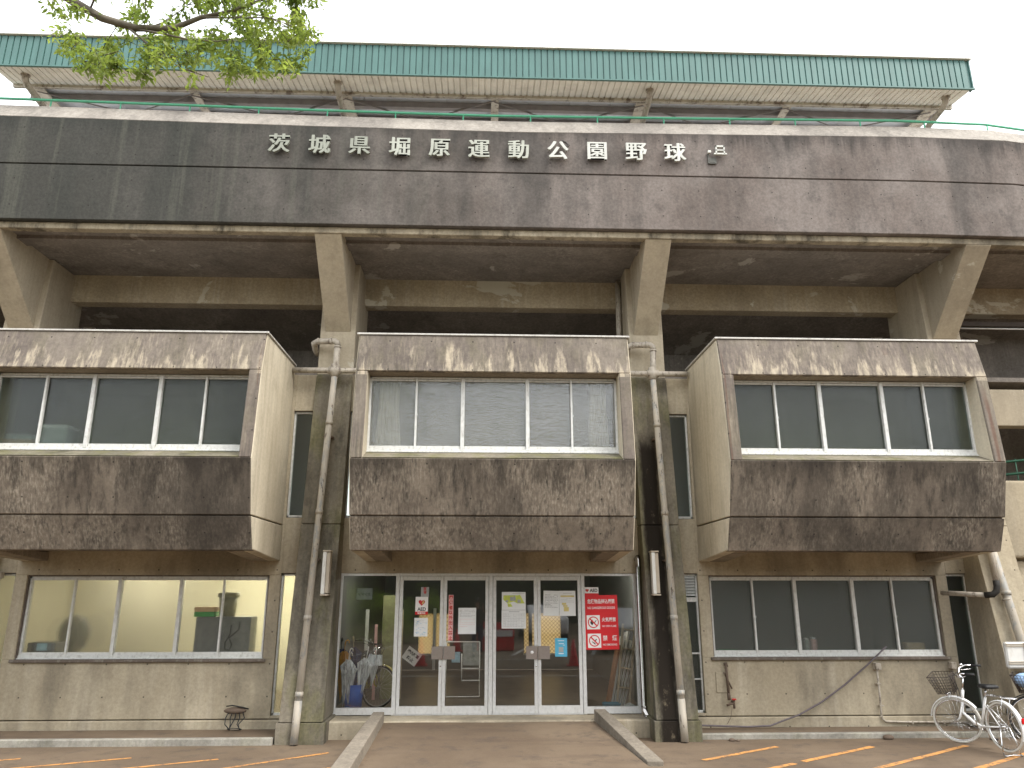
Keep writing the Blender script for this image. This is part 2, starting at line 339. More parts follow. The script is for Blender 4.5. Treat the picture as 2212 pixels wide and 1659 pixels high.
M['lamp_side'] = plain('lamp_housing', (.42, .36, .28), .5, 0, .1, 5, .4)
M['paper'] = plain('white_paper', (.74, .75, .74), .6, 0, .04, 4, .3)
M['print_grey'] = plain('grey_print', (.38, .38, .38), .7)
M['print_black'] = plain('black_print', (.03, .03, .03), .6)
M['print_red'] = plain('red_print', (.55, .035, .03), .5)
M['sign_red'] = plain('red_sign_board', (.62, .022, .028), .35, 0, .03, 3)
M['sign_white'] = plain('white_sign_print', (.82, .80, .78), .4, 0, .02)
M['print_pink'] = plain('pink_strip', (.70, .42, .40), .6)
M['yellowgreen'] = plain('map_green', (.55, .62, .12), .6)
M['yellow'] = plain('yellow_print', (.62, .52, .2), .6)
M['blue_poster'] = plain('light_blue_poster', (.10, .42, .62), .45, 0, .04)
M['pale_blue'] = plain('pale_blue_print', (.35, .55, .68), .6)
M['grey_card'] = plain('grey_card', (.36, .38, .37), .6)
M['blue_bucket'] = plain('blue_bucket_plastic', (.02, .14, .62), .4)
M['navy'] = plain('navy_cloth', (.02, .03, .10), .8)
M['wood'] = plain('pale_wood', (.46, .38, .27), .6, 0, .15, 8)
M['white_wood'] = plain('white_painted_board', (.75, .74, .68), .6, 0, .1, 8, dirt=(.35, .28, .2))
M['brown_wood'] = plain('brown_board', (.26, .12, .06), .6)
M['teal'] = plain('teal_plastic', (.07, .22, .30), .5)
M['cardboard'] = plain('brown_cardboard', (.42, .30, .18), .8)
M['green_box'] = plain('green_box_print', (.05, .30, .08), .6)
M['orange_box'] = plain('orange_box_print', (.55, .38, .22), .6)
M['cab'] = plain('grey_cabinet_paint', (.16, .165, .165), .5)
M['bin'] = plain('olive_plastic', (.22, .21, .15), .5)
M['room'] = plain('cream_room_paint', (.66, .63, .51), .8, 0, .05, 1)
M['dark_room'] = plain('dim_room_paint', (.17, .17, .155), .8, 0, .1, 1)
M['floor'] = plain('lobby_floor', (.16, .13, .10), .35, 0, .15, 3)
M['curtain'] = plain('cream_curtain', (.78, .72, .58), .9, 0, .1, 6)
M['tube'] = glow('fluorescent_tube', (1., .95, .74), 170)
M['tube_dim'] = glow('dim_fluorescent_tube', (1., .95, .8), 40.0)
M['tube_far'] = glow('faint_fluorescent_tube', (1., .97, .88), 45.0)
M['glass'] = clear_glass('clear_door_glass', ior=1.62)
M['frost_dark'] = frosted('patterned_glass', tint=(.80, .85, .81), rough=.25, mixt=.7, wave=(14, 14, 42), bst=.5, groughness=.22, boost=.8, bd=.006, lf=3, haze=.05)
M['frost_low'] = frosted('patterned_glass_lower', tint=(.90, .93, .90), rough=.2, mixt=.35, wave=(14, 14, 42), bst=.5, groughness=.3, boost=1.2, bd=.006, lf=3, haze=.10)
M['frost_wave'] = frosted('wavy_wired_glass', tint=(.92, .93, .92), rough=.25, mixt=.5, wave=(10, 10, 38), bst=1., groughness=.06, boost=2.5, bd=.0045, lf=2, haze=.18, hz=(.50, .50, .47))
M['frost_lit'] = frosted('patterned_glass_lit_room', haze=.04, tint=(.97, .97, .94), rough=.22, mixt=.88, wave=(22, 22, 10), bst=.4, groughness=.2)
M['tyre'] = plain('black_tyre', (.035, .034, .032), .7)
M['white_tyre'] = plain('cream_white_tyre', (.62, .60, .54), .6)
M['wire'] = plain('brown_black_wire', (.045, .032, .025), .5)
M['reflector'] = plain('red_reflector', (.6, .01, .01), .15)
M['olive_frame'] = plain('olive_yellow_frame', (.42, .36, .08), .35)
M['rust'] = plain('rusty_iron', (.12, .085, .06), .8)
M['orange_line'] = None
M['bark'] = plain('grey_branch_bark', (.16, .14, .11), .9, 0, .3, 8, .2, bump=.5)
M['darkbark'] = plain('dark_trunk_bark', (.07, .055, .04), .9, 0, .3, 8, .2)

def leafmat(name, a, b, tr=.45):
    k = N(name); n1 = k.noise(scale=2.2, detail=3); n2 = k.noise(scale=14, detail=2)
    c = k.mix(k.rng(n1, .35, .65), a, b); c = k.mix(k.m('MULTIPLY', k.rng(n2, .5, .7), .4), c, tuple(min(1, q*1.7) for q in b))
    d = k.n('ShaderNodeBsdfPrincipled'); k.L(c, d.inputs['Base Color']); d.inputs['Roughness'].default_value = .45; d.inputs['Specular IOR Level'].default_value = .35
    t = k.n('ShaderNodeBsdfTranslucent'); k.L(k.mix(1., c, (1.25, 1.35, .55, 1), 'MULTIPLY'), t.inputs[0])
    m = k.n('ShaderNodeMixShader'); m.inputs[0].default_value = tr; k.L(d.outputs[0], m.inputs[1]); k.L(t.outputs[0], m.inputs[2]); k.L(m.outputs[0], k.out.inputs[0]); return k.mat
M['leaf'] = leafmat('zelkova_leaf', (.17, .225, .085), (.30, .35, .14), .55)
M['leaf_dark'] = leafmat('dark_leaf', (.05, .10, .02), (.14, .23, .045), .35)
M['leaf_hedge'] = leafmat('hedge_leaf', (.22, .34, .05), (.34, .46, .08), .35)

def asphalt():
    k = N('worn_brown_asphalt'); X, Y, Z = k.sep()
    a = k.noise(scale=.5, detail=6); g = k.noise(scale=55, detail=4, rough=.7); m_ = k.noise(scale=3.5, detail=7, rough=.65)
    c = k.mix(k.rng(a, .35, .65), (.135, .098, .066), (.185, .138, .094)); c = k.mix(k.m('MULTIPLY', k.rng(m_, .5, .7), .45), c, (.07, .058, .05))
    c = k.mix(k.m('MULTIPLY', k.rng(g, .58, .72), .4), c, (.26, .22, .18))
    cn = k.noise(sc=(.5, 1.4, 1), scale=1.6, detail=9, rough=.62, off=(3, 7, 1)); cr = k.m('MULTIPLY', k.rng(k.m('ABSOLUTE', k.m('SUBTRACT', cn, .5)), .0, .006, 1, 0), k.rng(a, .48, .6)); c = k.mix(k.m('MULTIPLY', cr, .6), c, (.04, .03, .025))
    wet = k.noise(sc=(.4, 2.2, 1), scale=1.3, detail=6, rough=.6, off=(9, 0, 0)); c = k.mix(k.m('MULTIPLY', k.rng(wet, .5, .68), .35), c, (.085, .06, .045))
    return k.pbr(c, .9, k.bump(k.m('ADD', g, m_), .5, .01), spec=.25)
M['asphalt'] = asphalt()
def linepaint(name, c):
    k = N(name); n1 = k.noise(scale=14, detail=7, rough=.75); n2 = k.noise(scale=2.5, detail=4)
    cc = k.mix(k.m('MULTIPLY', k.rng(n1, .50, .58), .75), c, (.13, .10, .08)); cc = k.mix(k.m('MULTIPLY', k.rng(n2, .4, .7), .3), cc, (.16, .12, .09))
    return k.pbr(cc, .85, None, spec=.2)
M['orange_line'] = linepaint('worn_orange_paint', (.60, .29, .09)); M['white_line'] = linepaint('worn_white_paint', (.6, .6, .56))

# ------------------------------------------------------------------ ground
GZ = -.26
g = MB(); g.add([(-120, -150, GZ), (120, -150, GZ), (120, 12.3, GZ), (-120, 12.3, GZ)], [(0, 1, 2, 3)]); tag(g.build('asphalt_yard', M['asphalt']), kind='structure')
g = MB(); g.add([(-200, 12.3, GZ-.004), (200, 12.3, GZ-.004), (200, 260, GZ-.004), (-200, 260, GZ-.004)], [(0, 1, 2, 3)])
tag(g.build('playing_field', plain('sandy_field', (.34, .26, .17), .9)), kind='structure')
# narrow raised walkways with a pale kerb in front of the office walls
def walkway(x0, x1, yf, zt):
    m = MB(); m.box(x0, x1, yf+.10, 12.33, GZ-.02, zt-.012, 1); m.box(x0, x1, yf, yf+.10, GZ-.02, zt, 0)
    tag(m.build('walkway', [M['kerb'], M['asphalt']], bevel=.012), kind='structure')
walkway(-9.4, -2.95, 11.55, -.165); walkway(3.2, 8.0, 11.74, -.185)
m = MB(); m.slab([(-1.56, 11.9), (-1.50, 9.75), (1.93, 10.6), (1.75, 11.9)], GZ-.03, GZ+.004)
# door step slab and sloping asphalt ramp between the two low kerbs
m = MB(); m.box(-2.3, 2.52, 11.92, 12.45, GZ-.02, -.012)
tag(m.build('door_step', M['wall'], bevel=.02), kind='structure')
m = MB(); NX = 12; NY = 14; vs = []; fs = []
for j in range(NY+1):
    t = j/NY; y = 11.93+(9.4-11.93)*t; s_ = min(1, t/.95); z = -.035+(GZ+.006+.035)*(1-(1-s_)**1.25) if s_ < 1 else GZ+.006
    for i in range(NX+1):
        u = i/NX; xl = -1.47-.05*t; xr = 1.70+.45*t
        vs.append((xl+(xr-xl)*u, y, z+.004*sin(9*u+3*t)*(1-t)))
for j in range(NY):
    for i in range(NX): a = j*(NX+1)+i; fs.append((a, a+1, a+NX+2, a+NX+1))
m.add(vs, fs, 0, True); tag(m.build('asphalt_ramp', M['asphalt']), kind='structure')
def rampkerb(xa0, xa1, xb0, xb1, yb, za, zb):
    m = MB(); vs = []
    for (x0, x1, y, z) in ((xa0, xa1, 11.95, za), (xb0, xb1, yb, zb)):
        vs += [(x0, y, GZ-.03), (x1, y, GZ-.03), (x1, y, z), (x0, y, z)]
    m.add(vs, [(0, 1, 2, 3), (7, 6, 5, 4), (0, 4, 5, 1), (1, 5, 6, 2), (2, 6, 7, 3), (3, 7, 4, 0)])
    return m.build('ramp_kerb', M['rampkerb'], bevel=.012, seg=2)
kl = rampkerb(-1.607, -1.44, -1.76, -1.52, 9.2, .112, -.15); tag(kl, kind='structure')
kr = rampkerb(1.668, 1.84, 2.06, 2.27, 10.1, .135, -.2); tag(kr, kind='structure')
def line(name, a, b, wd, mat, label=None):
    a = Vector(a+(0,)); b = Vector(b+(0,)); d = (b-a).normalized(); q = Vector((-d.y, d.x, 0))*wd/2; n = 14; L_, R_ = [], []
    for i in range(n+1):
        p = a.lerp(b, i/n); L_.append((p.x+q.x+random.uniform(-.006, .006), p.y+q.y+random.uniform(-.008, .008))); R_.append((p.x-q.x, p.y-q.y+random.uniform(-.008, .008)))
    m = MB(); vs = [(x, y, GZ+.004) for x, y in L_]+[(x, y, GZ+.004) for x, y in R_]
    m.add(vs, [(i, i+1, n+2+i, n+1+i) for i in range(n)]); return tag(m.build(name, mat), kind='structure')
for a, b in (((4.12, 11.2), (2.85, 10.4)), ((5.45, 11.15), (4.1, 10.28)), ((3.95, 10.17), (2.9, 9.5)), ((6.8, 11.17), (4.6, 9.7)), ((7.9, 11.05), (5.9, 9.7)), ((-4.55, 10.81), (-6.2, 10.06)), ((-3.4, 10.69), (-4.9, 9.95)), ((-2.05, 11.03), (-3.7, 9.75)), ((-5.97, 10.82), (-7.4, 10.2)), ((-1.85, 10.17), (-2.6, 9.6))):
    line('parking_line', a, b, .085 if a[0] > 0 else .07, M['orange_line'])
for i in range(9): line('parking_line', (-12+i*2.6, -1.), (-11+i*2.6, -6.), .12, M['white_line'])
line('parking_line', (-14, 4.6), (14, 5.2), .12, M['white_line']); line('parking_line', (-14, .2), (14, .6), .12, M['white_line'])

# ------------------------------------------------------------------ stadium building
S = 5.42; XC = [-5.29, .13, 5.55]; PX = [-13.42, -8.0, -2.58, 2.84, 8.26]; W = 12.38
bld = thing('stadium_building', 'weathered concrete baseball stadium front with three projecting window bays and sloping buttresses', 'building', (0, W, 0))
def part(mb, name, mats, bevel=0, parent=None, label=None, seg=1):
    o = mb.build(name, mats, parent or bld, bevel, seg, M=Matrix.Translation((0, -W, 0)))
    if parent is not None and parent is not bld: o.matrix_parent_inverse = Matrix.Identity(4)
    if label: o['label'] = label
    return o
# --- upper parapet (two pours with a dark joint), its sloped cap and the drip beam
ST = [(-16, 11.0, .17), (-8, 11.0, .10), (-3, 11.0, .03), (.4, 11.0, 0.), (3.3, 11.0, .03), (7.31, 11.0, .075), (9.0, 11.04, .07), (11.2, 11.36, .04), (16, 12.9, 0)]
def sweep(prof, mb, mi=0, rise=None, smooth=False):
    n = len(prof); vs = []
    for (x, y, dz) in ST:
        for k, (py, pz) in enumerate(prof): vs.append((x, y+py, pz+(dz if pz > 8.9 else 0)))
    fs = [tuple(range(n)), tuple(len(vs)-1-i for i in range(n))]
    for i in range(len(ST)-1):
        for k in range(n): l = (k+1) % n; fs.append((i*n+k, (i+1)*n+k, (i+1)*n+l, i*n+l))
    mb.add(vs, fs, mi)
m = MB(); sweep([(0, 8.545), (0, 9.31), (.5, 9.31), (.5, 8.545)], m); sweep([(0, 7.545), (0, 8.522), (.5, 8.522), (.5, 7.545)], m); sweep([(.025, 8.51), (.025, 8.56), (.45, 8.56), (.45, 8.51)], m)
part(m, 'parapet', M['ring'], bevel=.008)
m = MB(); sweep([(-.004, 9.312), (.26, 9.70), (.60, 9.70), (.60, 9.312)], m); part(m, 'parapet_cap', M['band'], bevel=.01)
m = MB(); sweep([(.10, 7.435), (.10, 7.543), (.24, 7.543), (.24, 7.435)], m); part(m, 'drip_beam', concrete('stained_drip_beam', (.34, .29, .205), (.42, .36, .26), (.09, .078, .06), (.52, .47, .37), streak=.5, mold=.75, off=51, tie=False, blotch=.5, patch=.8, sscale=2), bevel=.008)
# --- gallery ceiling, cross beams, raking stand behind
m = MB(); m.box(-16, 16, 11.24, 13.2, 7.53, 7.8); m.box(-16, 16, 11.55, 11.85, 7.47, 7.53)
part(m, 'gallery_ceiling', M['soffit'])
m = MB(); m.box(-16, 16, 13.2, 13.48, 7.0, 7.8); part(m, 'gallery_beam', M['beam'], bevel=.012)
m = MB(); m.prism([(13.48, 7.45), (19.6, 4.9), (19.6, 5.3), (13.48, 7.85)], -16, 16); m.box(-16, 16, 15.2, 15.5, 6.1, 6.85); m.box(-16, 16, 17.4, 17.7, 5.2, 5.95)
part(m, 'seating_tier', M['soffit'])
m = MB(); m.prism([(11.55, 7.84), (13.4, 7.90), (19.6, 5.34), (19.6, 5.40), (13.4, 7.96), (11.55, 7.90)], -16, 16); part(m, 'deck_bounce_sheet', plain('pale_bounce_sheet', (.62, .61, .58), .9))  # unseen pale sheet added over the deck to bounce light under the canopy
m = MB(); m.box(-16, 16, 18.2, 18.4, 5.45, 6.6); m.box(-16, 16, 12.45, 18.4, 5.42, 5.50); part(m, 'gallery_back_wall', M['soffit'])
# --- columns with raking brackets, battered buttresses below
for i, px in enumerate(PX):
    m = MB(); m.prism([(12.41, 5.0), (12.41, 6.22), (12.5, 7.52), (13.6, 7.52), (13.6, 5.0)], px-.305, px+.305)
    c = part(m, 'column', M['shaft'], bevel=.012)
    m = MB(); m.prism([(12.405, 6.20), (11.13, 7.425), (11.13, 7.432), (11.26, 7.53), (12.9, 7.53), (12.9, 6.3)], px-.215, px+.215)
    part(m, 'bracket', M['shaft'], bevel=.01, parent=c)
    m = MB(); m.prism([(12.385, 5.42), (12.065, 2.868), (12.065, 2.862), (12.5, 2.862), (12.5, 5.42)], px-.31, px+.31); m.prism([(12.09, 2.845), (12.09, 2.87), (12.4, 2.87), (12.4, 2.845)], px-.29, px+.29)
    m.prism([(12.065, 2.848), (11.6, .03), (12.5, .03), (12.5, 2.848)], px-.31, px+.31)
    m.prism([(11.62, .045), (11.62, .01), (12.4, .01), (12.4, .045)], px-.29, px+.29)
    m.prism([(11.575, .018), (11.575, GZ-.03), (12.5, GZ-.03), (12.5, .018)], px-.345, px+.345)
    lb = {2: 'mossy buttress left of the entrance', 3: 'buttress right of the entrance, rotten black down its middle'}.get(i)
    part(m, 'buttress', M['pillar'] if px < 8 else M['wall'], bevel=.012, label=lb)
# --- ground and first-floor wall panels, window modules
def wallboxes(rects, name, mat=None, y0=W, y1=W+.22, bevel=.006):
    m = MB()
    for r in rects: m.box(r[0], r[1], y0, y1, r[2], r[3])
    return part(m, name, mat or M['wall'], bevel=bevel)
def glazing(name, x0, x1, z0, z1, y, divs, heavy, glassmat, parent=None, fw=.035, heavyw=.055, glassname='glass', label=None):
    """aluminium sliding-sash window: frame, heavy mullions, thin sash stiles in front, glass"""
    f = MB(); f.box(x0, x1, y-.03, y+.06, z0, z0+fw+.012); f.box(x0, x1, y-.02, y+.06, z1-fw, z1); f.box(x0, x0+fw, y-.02, y+.06, z0, z1); f.box(x1-fw, x1, y-.02, y+.06, z0, z1)
    f.box(x0-.01, x1+.01, y-.055, y-.0, z0-.018, z0+.006)
    for h in heavy: f.box(h-heavyw/2, h+heavyw/2, y-.035, y+.055, z0+.02, z1-.02)
    for d in divs: f.box(d-.015, d+.015, y-.028, y+.03, z0+.02, z1-.02); f.box(d+.017, d+.027, y-.034, y-.028, (z0+z1)/2-.03, (z0+z1)/2)
    xs = sorted([x0]+heavy+[x1])
    for a, b in zip(xs, xs[1:]): f.box(a+.03, b-.03, y-.012, y+.02, z0+.045, z0+.085); f.box(a+.03, b-.03, y-.010, y+.02, z1-.06, z1-.035)
    fo = part(f, name, M['alu'], bevel=.004, parent=parent, label=label)
    g_ = MB(); g_.box(x0+.02, x1-.02, y+.022, y+.028, z0+.03, z1-.03)
    if parent is None: part(g_, glassname, glassmat, parent=fo)
    else: part(g_, glassname, glassmat, parent=parent)
    return fo
def module(xc, kind):
    r = []
    if kind == 'office':
        r = [(xc-2.07, xc+2.07, -.04, .815), (xc-2.07, xc-1.885, .815, 2.075), (xc+1.885, xc+2.07, .815, 2.075), (xc-2.07, xc+2.07, 2.075, 5.40)]
        m = MB(); m.box(xc-2.4, xc+2.4, W-.035, W+.2, GZ, -.055); part(m, 'plinth', M['wall'], bevel=.012)
        m = MB(); m.box(xc-1.93, xc+1.93, W-.05, W+.14, .775, .82); part(m, 'window_sill', M['sealant'], bevel=.006)
        m = MB(); m.box(xc-2.38, xc+2.38, W-.0, W+.2, -.06, -.045)
        m = MB(); m.box(xc-1.885, xc+1.885, W+.03, W+.16, 2.055, 2.075); m.box(xc-1.885, xc-1.868, W+.03, W+.16, .82, 2.06); m.box(xc+1.868, xc+1.885, W+.03, W+.16, .82, 2.06); part(m, 'window_lining', M['sealant'])
        glazing('window', xc-1.868, xc+1.868, .83, 2.055, W+.085, [xc-1.16, xc+1.165], [xc-.46, xc+.50], M['frost_lit'] if xc < 0 else M['frost_low'], label='lit office window' if xc < 0 else 'dark office window')
    else:
        r = [(xc-2.07, xc+2.07, 2.105, 5.40)]
    for sgn in (-1, 1):
        a, b = sorted((xc+sgn*2.07, xc+sgn*2.42))
        r += [(a, b, 2.105, 2.98), (a, b, 4.765, 5.40)]
        if kind == 'office': r += [(a, b, -.04, 0.0)]
    wallboxes(r, 'wall')
    m = MB(); m.box(xc-2.4, xc+2.4, W-.02, W+.1, 2.835, 2.85)
    for sgn in (-1, 1):
        a, b = sorted((xc+sgn*2.07, xc+sgn*2.42))
        zz = [(2.99, 4.755)]+([(0.0, 2.095)] if kind == 'office' else [])
        for z0, z1 in zz:
            f = MB(); f.box(a, a+.03, W+.05, W+.12, z0, z1); f.box(b-.03, b, W+.05, W+.12, z0, z1); f.box(a, b, W+.05, W+.12, z0, z0+.035); f.box(a, b, W+.05, W+.12, z1-.03, z1)
            if sgn < 0 and kind == 'office' and xc > 0 and z0 < 1:       # louvre over the slit right of the entrance
                f.box(a+.03, b-.03, W+.04, W+.12, 1.66, 1.73)
                for q in range(7): f.add([(a+.04, W+.03, 1.76+q*.045), (b-.04, W+.03, 1.76+q*.045), (b-.04, W+.08, 1.795+q*.045), (a+.04, W+.08, 1.795+q*.045), (a+.04, W+.03, 1.755+q*.045), (b-.04, W+.03, 1.755+q*.045)], [(0, 1, 2, 3), (4, 5, 1, 0)])
                f.box(a+.03, b-.03, W+.05, W+.09, .86, .885); f.box(a+.03, b-.03, W+.05, W+.09, .48, .50)
            fo = part(f, 'slit_window', M['alu'], bevel=.003)
            g_ = MB(); g_.box(a+.02, b-.02, W+.08, W+.086, z0+.02, z1-.02); part(g_, 'glass', M['frost_lit'] if (xc < 0 and z0 < 1) else M['frost_dark'], parent=fo)
            h = MB(); h.box(a, b, W+.02, W+.14, z1, z1+.03); part(h, 'lintel', M['dark_trim'], parent=fo)
module(XC[0], 'office'); module(XC[1], 'door'); module(XC[2], 'office')
m = MB(); m.box(-16, -7.7, W, W+.2, 2.1, 5.40); m.box(-16, -8.3, W, W+.2, GZ, 2.1); part(m, 'wall', M['wall'])
# --- projecting window bays
PF = [(10.66, 5.545), (10.53, 4.95), (10.43, 3.64), (10.655, 2.86)]
def yfront(z):
    for (ya, za), (yb, zb) in zip(PF, PF[1:]):
        if zb <= z <= za: return ya+(yb-ya)*(za-z)/(za-zb)
    return 10.655+(2.86-z)/.47*.2
def make_bay(xc, gl, lab, xe=0.):
    x0, x1 = xc-2.02, xc+2.02; T = .17
    root = empty('window_bay', (0, 0, 0), parent=bld); root['label'] = lab
    def p(mb, name, mat, bevel=.01): return part(mb, name, mat, bevel, parent=root)
    # header, sill-wall, lower lip: each a full-width front slab
    m = MB(); m.prism([(10.66, 5.545), (10.53, 4.95), (10.80, 4.95), (10.86, 5.545)], x0+.001, x1-.001); p(m, 'header', M['bay_top'])
    m = MB(); m.prism([(10.43, 3.64), (10.652, 2.866), (10.95, 2.866), (10.95, 3.64)], x0+.001, x1-.001)
    p(m, 'breast_panel', M['bay'])
    m = MB(); m.prism([(10.668, 2.85), (10.87, 2.39), (11.1, 2.39), (11.1, 2.85)], x0+.001, x1-.001); m.prism([(10.69, 2.845), (10.69, 2.87), (11.1, 2.87), (11.1, 2.845)], x0+.02, x1-.02); p(m, 'lower_lip', M['bay'])
    # side cheeks: front post + side wall
    for sx, (a, b) in ((-1, (x0, x0+T)), (1, (x1-T, x1))):
        m = MB(); m.prism([(10.53, 4.947), (10.43, 3.643), (10.86, 3.643), (10.86, 4.947)], a+(.004 if sx > 0 else 0), b-(.004 if sx < 0 else 0)); p(m, 'front_post', M['bay_top'])
        e = .012*sx; m = MB()
        prof = [(10.685, 5.54), (10.555, 4.95), (10.455, 3.64), (10.68, 2.868), (W-.003, 2.868), (W-.003, 5.54)]
        m.prism(prof, *sorted((a+e*.0+(.0 if sx > 0 else -.012), b+(.012 if sx > 0 else 0)))); 
        m.prism([(10.70, 2.848), (10.90, 2.40), (W-.003, 2.29), (W-.003, 2.848)], *sorted((a+(.0 if sx > 0 else -.012), b+(.012 if sx > 0 else 0))))
        p(m, 'side_wall', M['bay_side'])
        a2, b2 = (a+.16, a+.42) if sx < 0 else (b-.42, b-.16)
        m = MB(); m.prism([(11.1, 2.43), (11.1, 2.38), (W-.003, 2.285), (W-.003, 2.43)], a2, b2); p(m, 'haunch', M['reveal'])
    m = MB(); m.box(x0+.1, x1-.1, 11.0, W-.003, 2.44, 2.6); p(m, 'underside', M['reveal'])
    m = MB(); m.box(x0+.01, x1-.01, 10.75, W+.1, 5.35, 5.53); p(m, 'bay_roof', M['soffit'])
    m = MB(); m.prism([(10.64, 5.547), (10.64, 5.575), (W, 5.575), (W, 5.547)], x0-.035, x1+.035); p(m, 'cap_flashing', M['flash'], .004)
    # window reveals, mossy sill
    wx0, wx1 = xc-1.855, xc+1.855; YW = 10.79
    m = MB(); m.prism([(10.47, 3.642), (10.455, 3.66), (YW-.04, 3.775), (YW+.1, 3.775), (YW+.1, 3.642)], x0+T-.003, x1-T+.003); p(m, 'sill', M['sill'], .004)
    m = MB(); m.prism([(10.60, 4.945), (YW, 4.94), (YW+.1, 4.94), (YW+.1, 4.949), (10.6, 4.949)], x0+T, x1-T); p(m, 'window_head', M['reveal'], 0)
    xs = [xc-1.15, xc+1.165]
    glazing('window_frame', x0+T, x1-T, 3.80, 4.93, YW+.02, xs, [xc-.46, xc+.505], gl, parent=root, fw=.03, glassname='window_glass')
    return root
make_bay(XC[0], M['frost_dark'], 'left window bay'); make_bay(XC[1], M['frost_wave'], 'middle window bay'); make_bay(XC[2], M['frost_dark'], 'right window bay')
# --- entrance: side lights and four door leaves
def leaf(x0, x1, z0, z1, hinge, plate=None):
    f = MB(); s_ = .052; y = W+.03
    f.box(x0, x0+s_, y, y+.045, z0, z1); f.box(x1-s_, x1, y, y+.045, z0, z1); f.box(x0+s_, x1-s_, y+.001, y+.044, z0, z0+.115); f.box(x0+s_, x1-s_, y+.001, y+.044, z1-.065, z1)
    o = part(f, 'entrance_door', M['alu_d'], bevel=.003)
    g_ = MB(); g_.box(x0+s_-.01, x1-s_+.01, y+.02, y+.026, z0+.1, z1-.05); part(g_, 'glass', M['glass'], parent=o)
    a, b = plate; h = MB(); h.box(a, b, y-.035, y-.022, .80, .995); h.box(a+.03, a+.05, y-.022, y, .88, .92); h.box(b-.05, b-.03, y-.022, y, .88, .92); part(h, 'push_plate', M['steelplate'], bevel=.002, parent=o)
    if hinge: k_ = MB(); k_.lathe((hinge, y-.001, .70), [(0, .008), (.012, .008), (.014, 0)], 14, ax='y'); part(k_, 'lock', M['chrome'], parent=o)
    return o
leaf(-1.33, -.632, .004, 2.06, -.655, (-.80, -.622)); leaf(-.628, .09, .004, 2.06, None, (-.612, -.43))
leaf(.16, .868, .004, 2.06, .845, (.685, .865)); leaf(.872, 1.575, .004, 2.06, None, (.875, 1.06))
m = MB()
for a, b in ((-2.285, -2.245), (-1.395, -1.335), (.095, .155), (1.58, 1.635), (2.43, 2.48)): m.box(a, b, W+.015, W+.10, 0, 2.105)
m.box(-2.25, 2.45, W+.02, W+.10, 2.065, 2.104); m.box(-2.25, -1.39, W+.012, W+.10, .0, .10); m.box(1.63, 2.44, W+.012, W+.10, 0, .10); m.box(-1.395, 1.635, W+.02, W+.12, -.01, .002)
df = part(m, 'entrance_frame', M['alu_d'], bevel=.003)
for a, b in ((-2.25, -1.39), (1.63, 2.44)): g_ = MB(); g_.box(a, b, W+.05, W+.056, .08, 2.08); part(g_, 'side_light', M['glass'], parent=df)
m = MB(); m.box(-2.36, -2.285, W-.0, W+.2, -.02, 2.104); m.box(2.48, 2.56, W, W+.2, -.02, 2.104); part(m, 'door_jamb', M['wall'], bevel=.006)
# --- rooms behind the glass
m = MB(); m.box(-2.45, 2.7, W+.12, 19, -.06, -.012); m.box(-8.4, -2.9, W+.25, 16, -.05, 0); m.box(3.1, 8.5, W+.25, 16, -.05, 0); part(m, 'floor', M['floor'])
def room(x0, x1, y0, y1, z0, z1, mat, name='room_wall', back=True):
    m = MB(); t = .08; m.box(x0-t, x0, y0, y1, z0, z1); m.box(x1, x1+t, y0, y1, z0, z1); m.box(x0-t, x1+t, y0, y1+t, z1, z1+t)
    if back: m.box(x0-t, x1+t, y1, y1+t, z0, z1)
    return part(m, name, mat)
room(-8.1, -2.95, W+.23, 15.4, 0, 2.35, M['room']); room(3.1, 8.1, W+.23, 16, 0, 2.35, M['dark_room'])
room(-2.4, 2.65, W+.12, 19, -.01, 2.38, M['dark_room'], back=False)
for xc in XC: room(xc-1.83, xc+1.83, 11.15, 15.5, 2.62, 5.2, M['dark_room'])
for a, b in ((-2.93, -2.62), (3.13, 3.4), (-8.4, -8.1)):
    pass
m = MB()
ow = [(-1.55, -1.2), (-1.13, -.79), (1.0, 1.12), (1.2, 1.9)]
xs = [-2.4]+[v for p_ in ow for v in p_]+[2.65]
for i in range(0, len(xs), 2): m.box(xs[i], xs[i+1], 19, 19.1, -.01, 2.38)
for a, b in ow: m.box(a, b, 19, 19.1, -.01, .35); m.box(a, b, 19, 19.1, 1.28, 2.38)
part(m, 'lobby_back_wall', M['dark_room'])
def mesh_pane():
    k = N('wired_back_glass'); X, Y, Z = k.sep()
    u = k.m('ABSOLUTE', k.m('SUBTRACT', k.m('FRACT', k.m('MULTIPLY', k.m('ADD', X, Z), 11.)), .5)); v = k.m('ABSOLUTE', k.m('SUBTRACT', k.m('FRACT', k.m('MULTIPLY', k.m('SUBTRACT', X, Z), 11.)), .5))
    ln = k.m('LESS_THAN', k.m('MINIMUM', u, v), .07); t = k.n('ShaderNodeBsdfTransparent'); t.inputs[0].default_value = (.55, .46, .30, 1)
    tr = k.n('ShaderNodeBsdfTranslucent'); tr.inputs[0].default_value = (.85, .72, .48, 1); m0 = k.n('ShaderNodeMixShader'); m0.inputs[0].default_value = .6
    k.L(t.outputs[0], m0.inputs[1]); k.L(tr.outputs[0], m0.inputs[2]); d = k.n('ShaderNodeBsdfDiffuse'); d.inputs[0].default_value = (.2, .15, .1, 1)
    mm = k.n('ShaderNodeMixShader'); k.L(ln, mm.inputs[0]); k.L(m0.outputs[0], mm.inputs[1]); k.L(d.outputs[0], mm.inputs[2]); k.L(mm.outputs[0], k.out.inputs[0]); return k.mat
m = MB()
for a, b in ow: m.box(a-.01, b+.01, 19.03, 19.036, .33, 1.3)
part(m, 'wired_glass', mesh_pane())
m = MB()
for a, b in ow: m.box(a-.02, b+.02, 18.97, 19.0, .32, .36)
m.box(-1.2, -1.13, 18.96, 19.0, -.01, 1.4); part(m, 'back_door_frame', M['alu_d'])
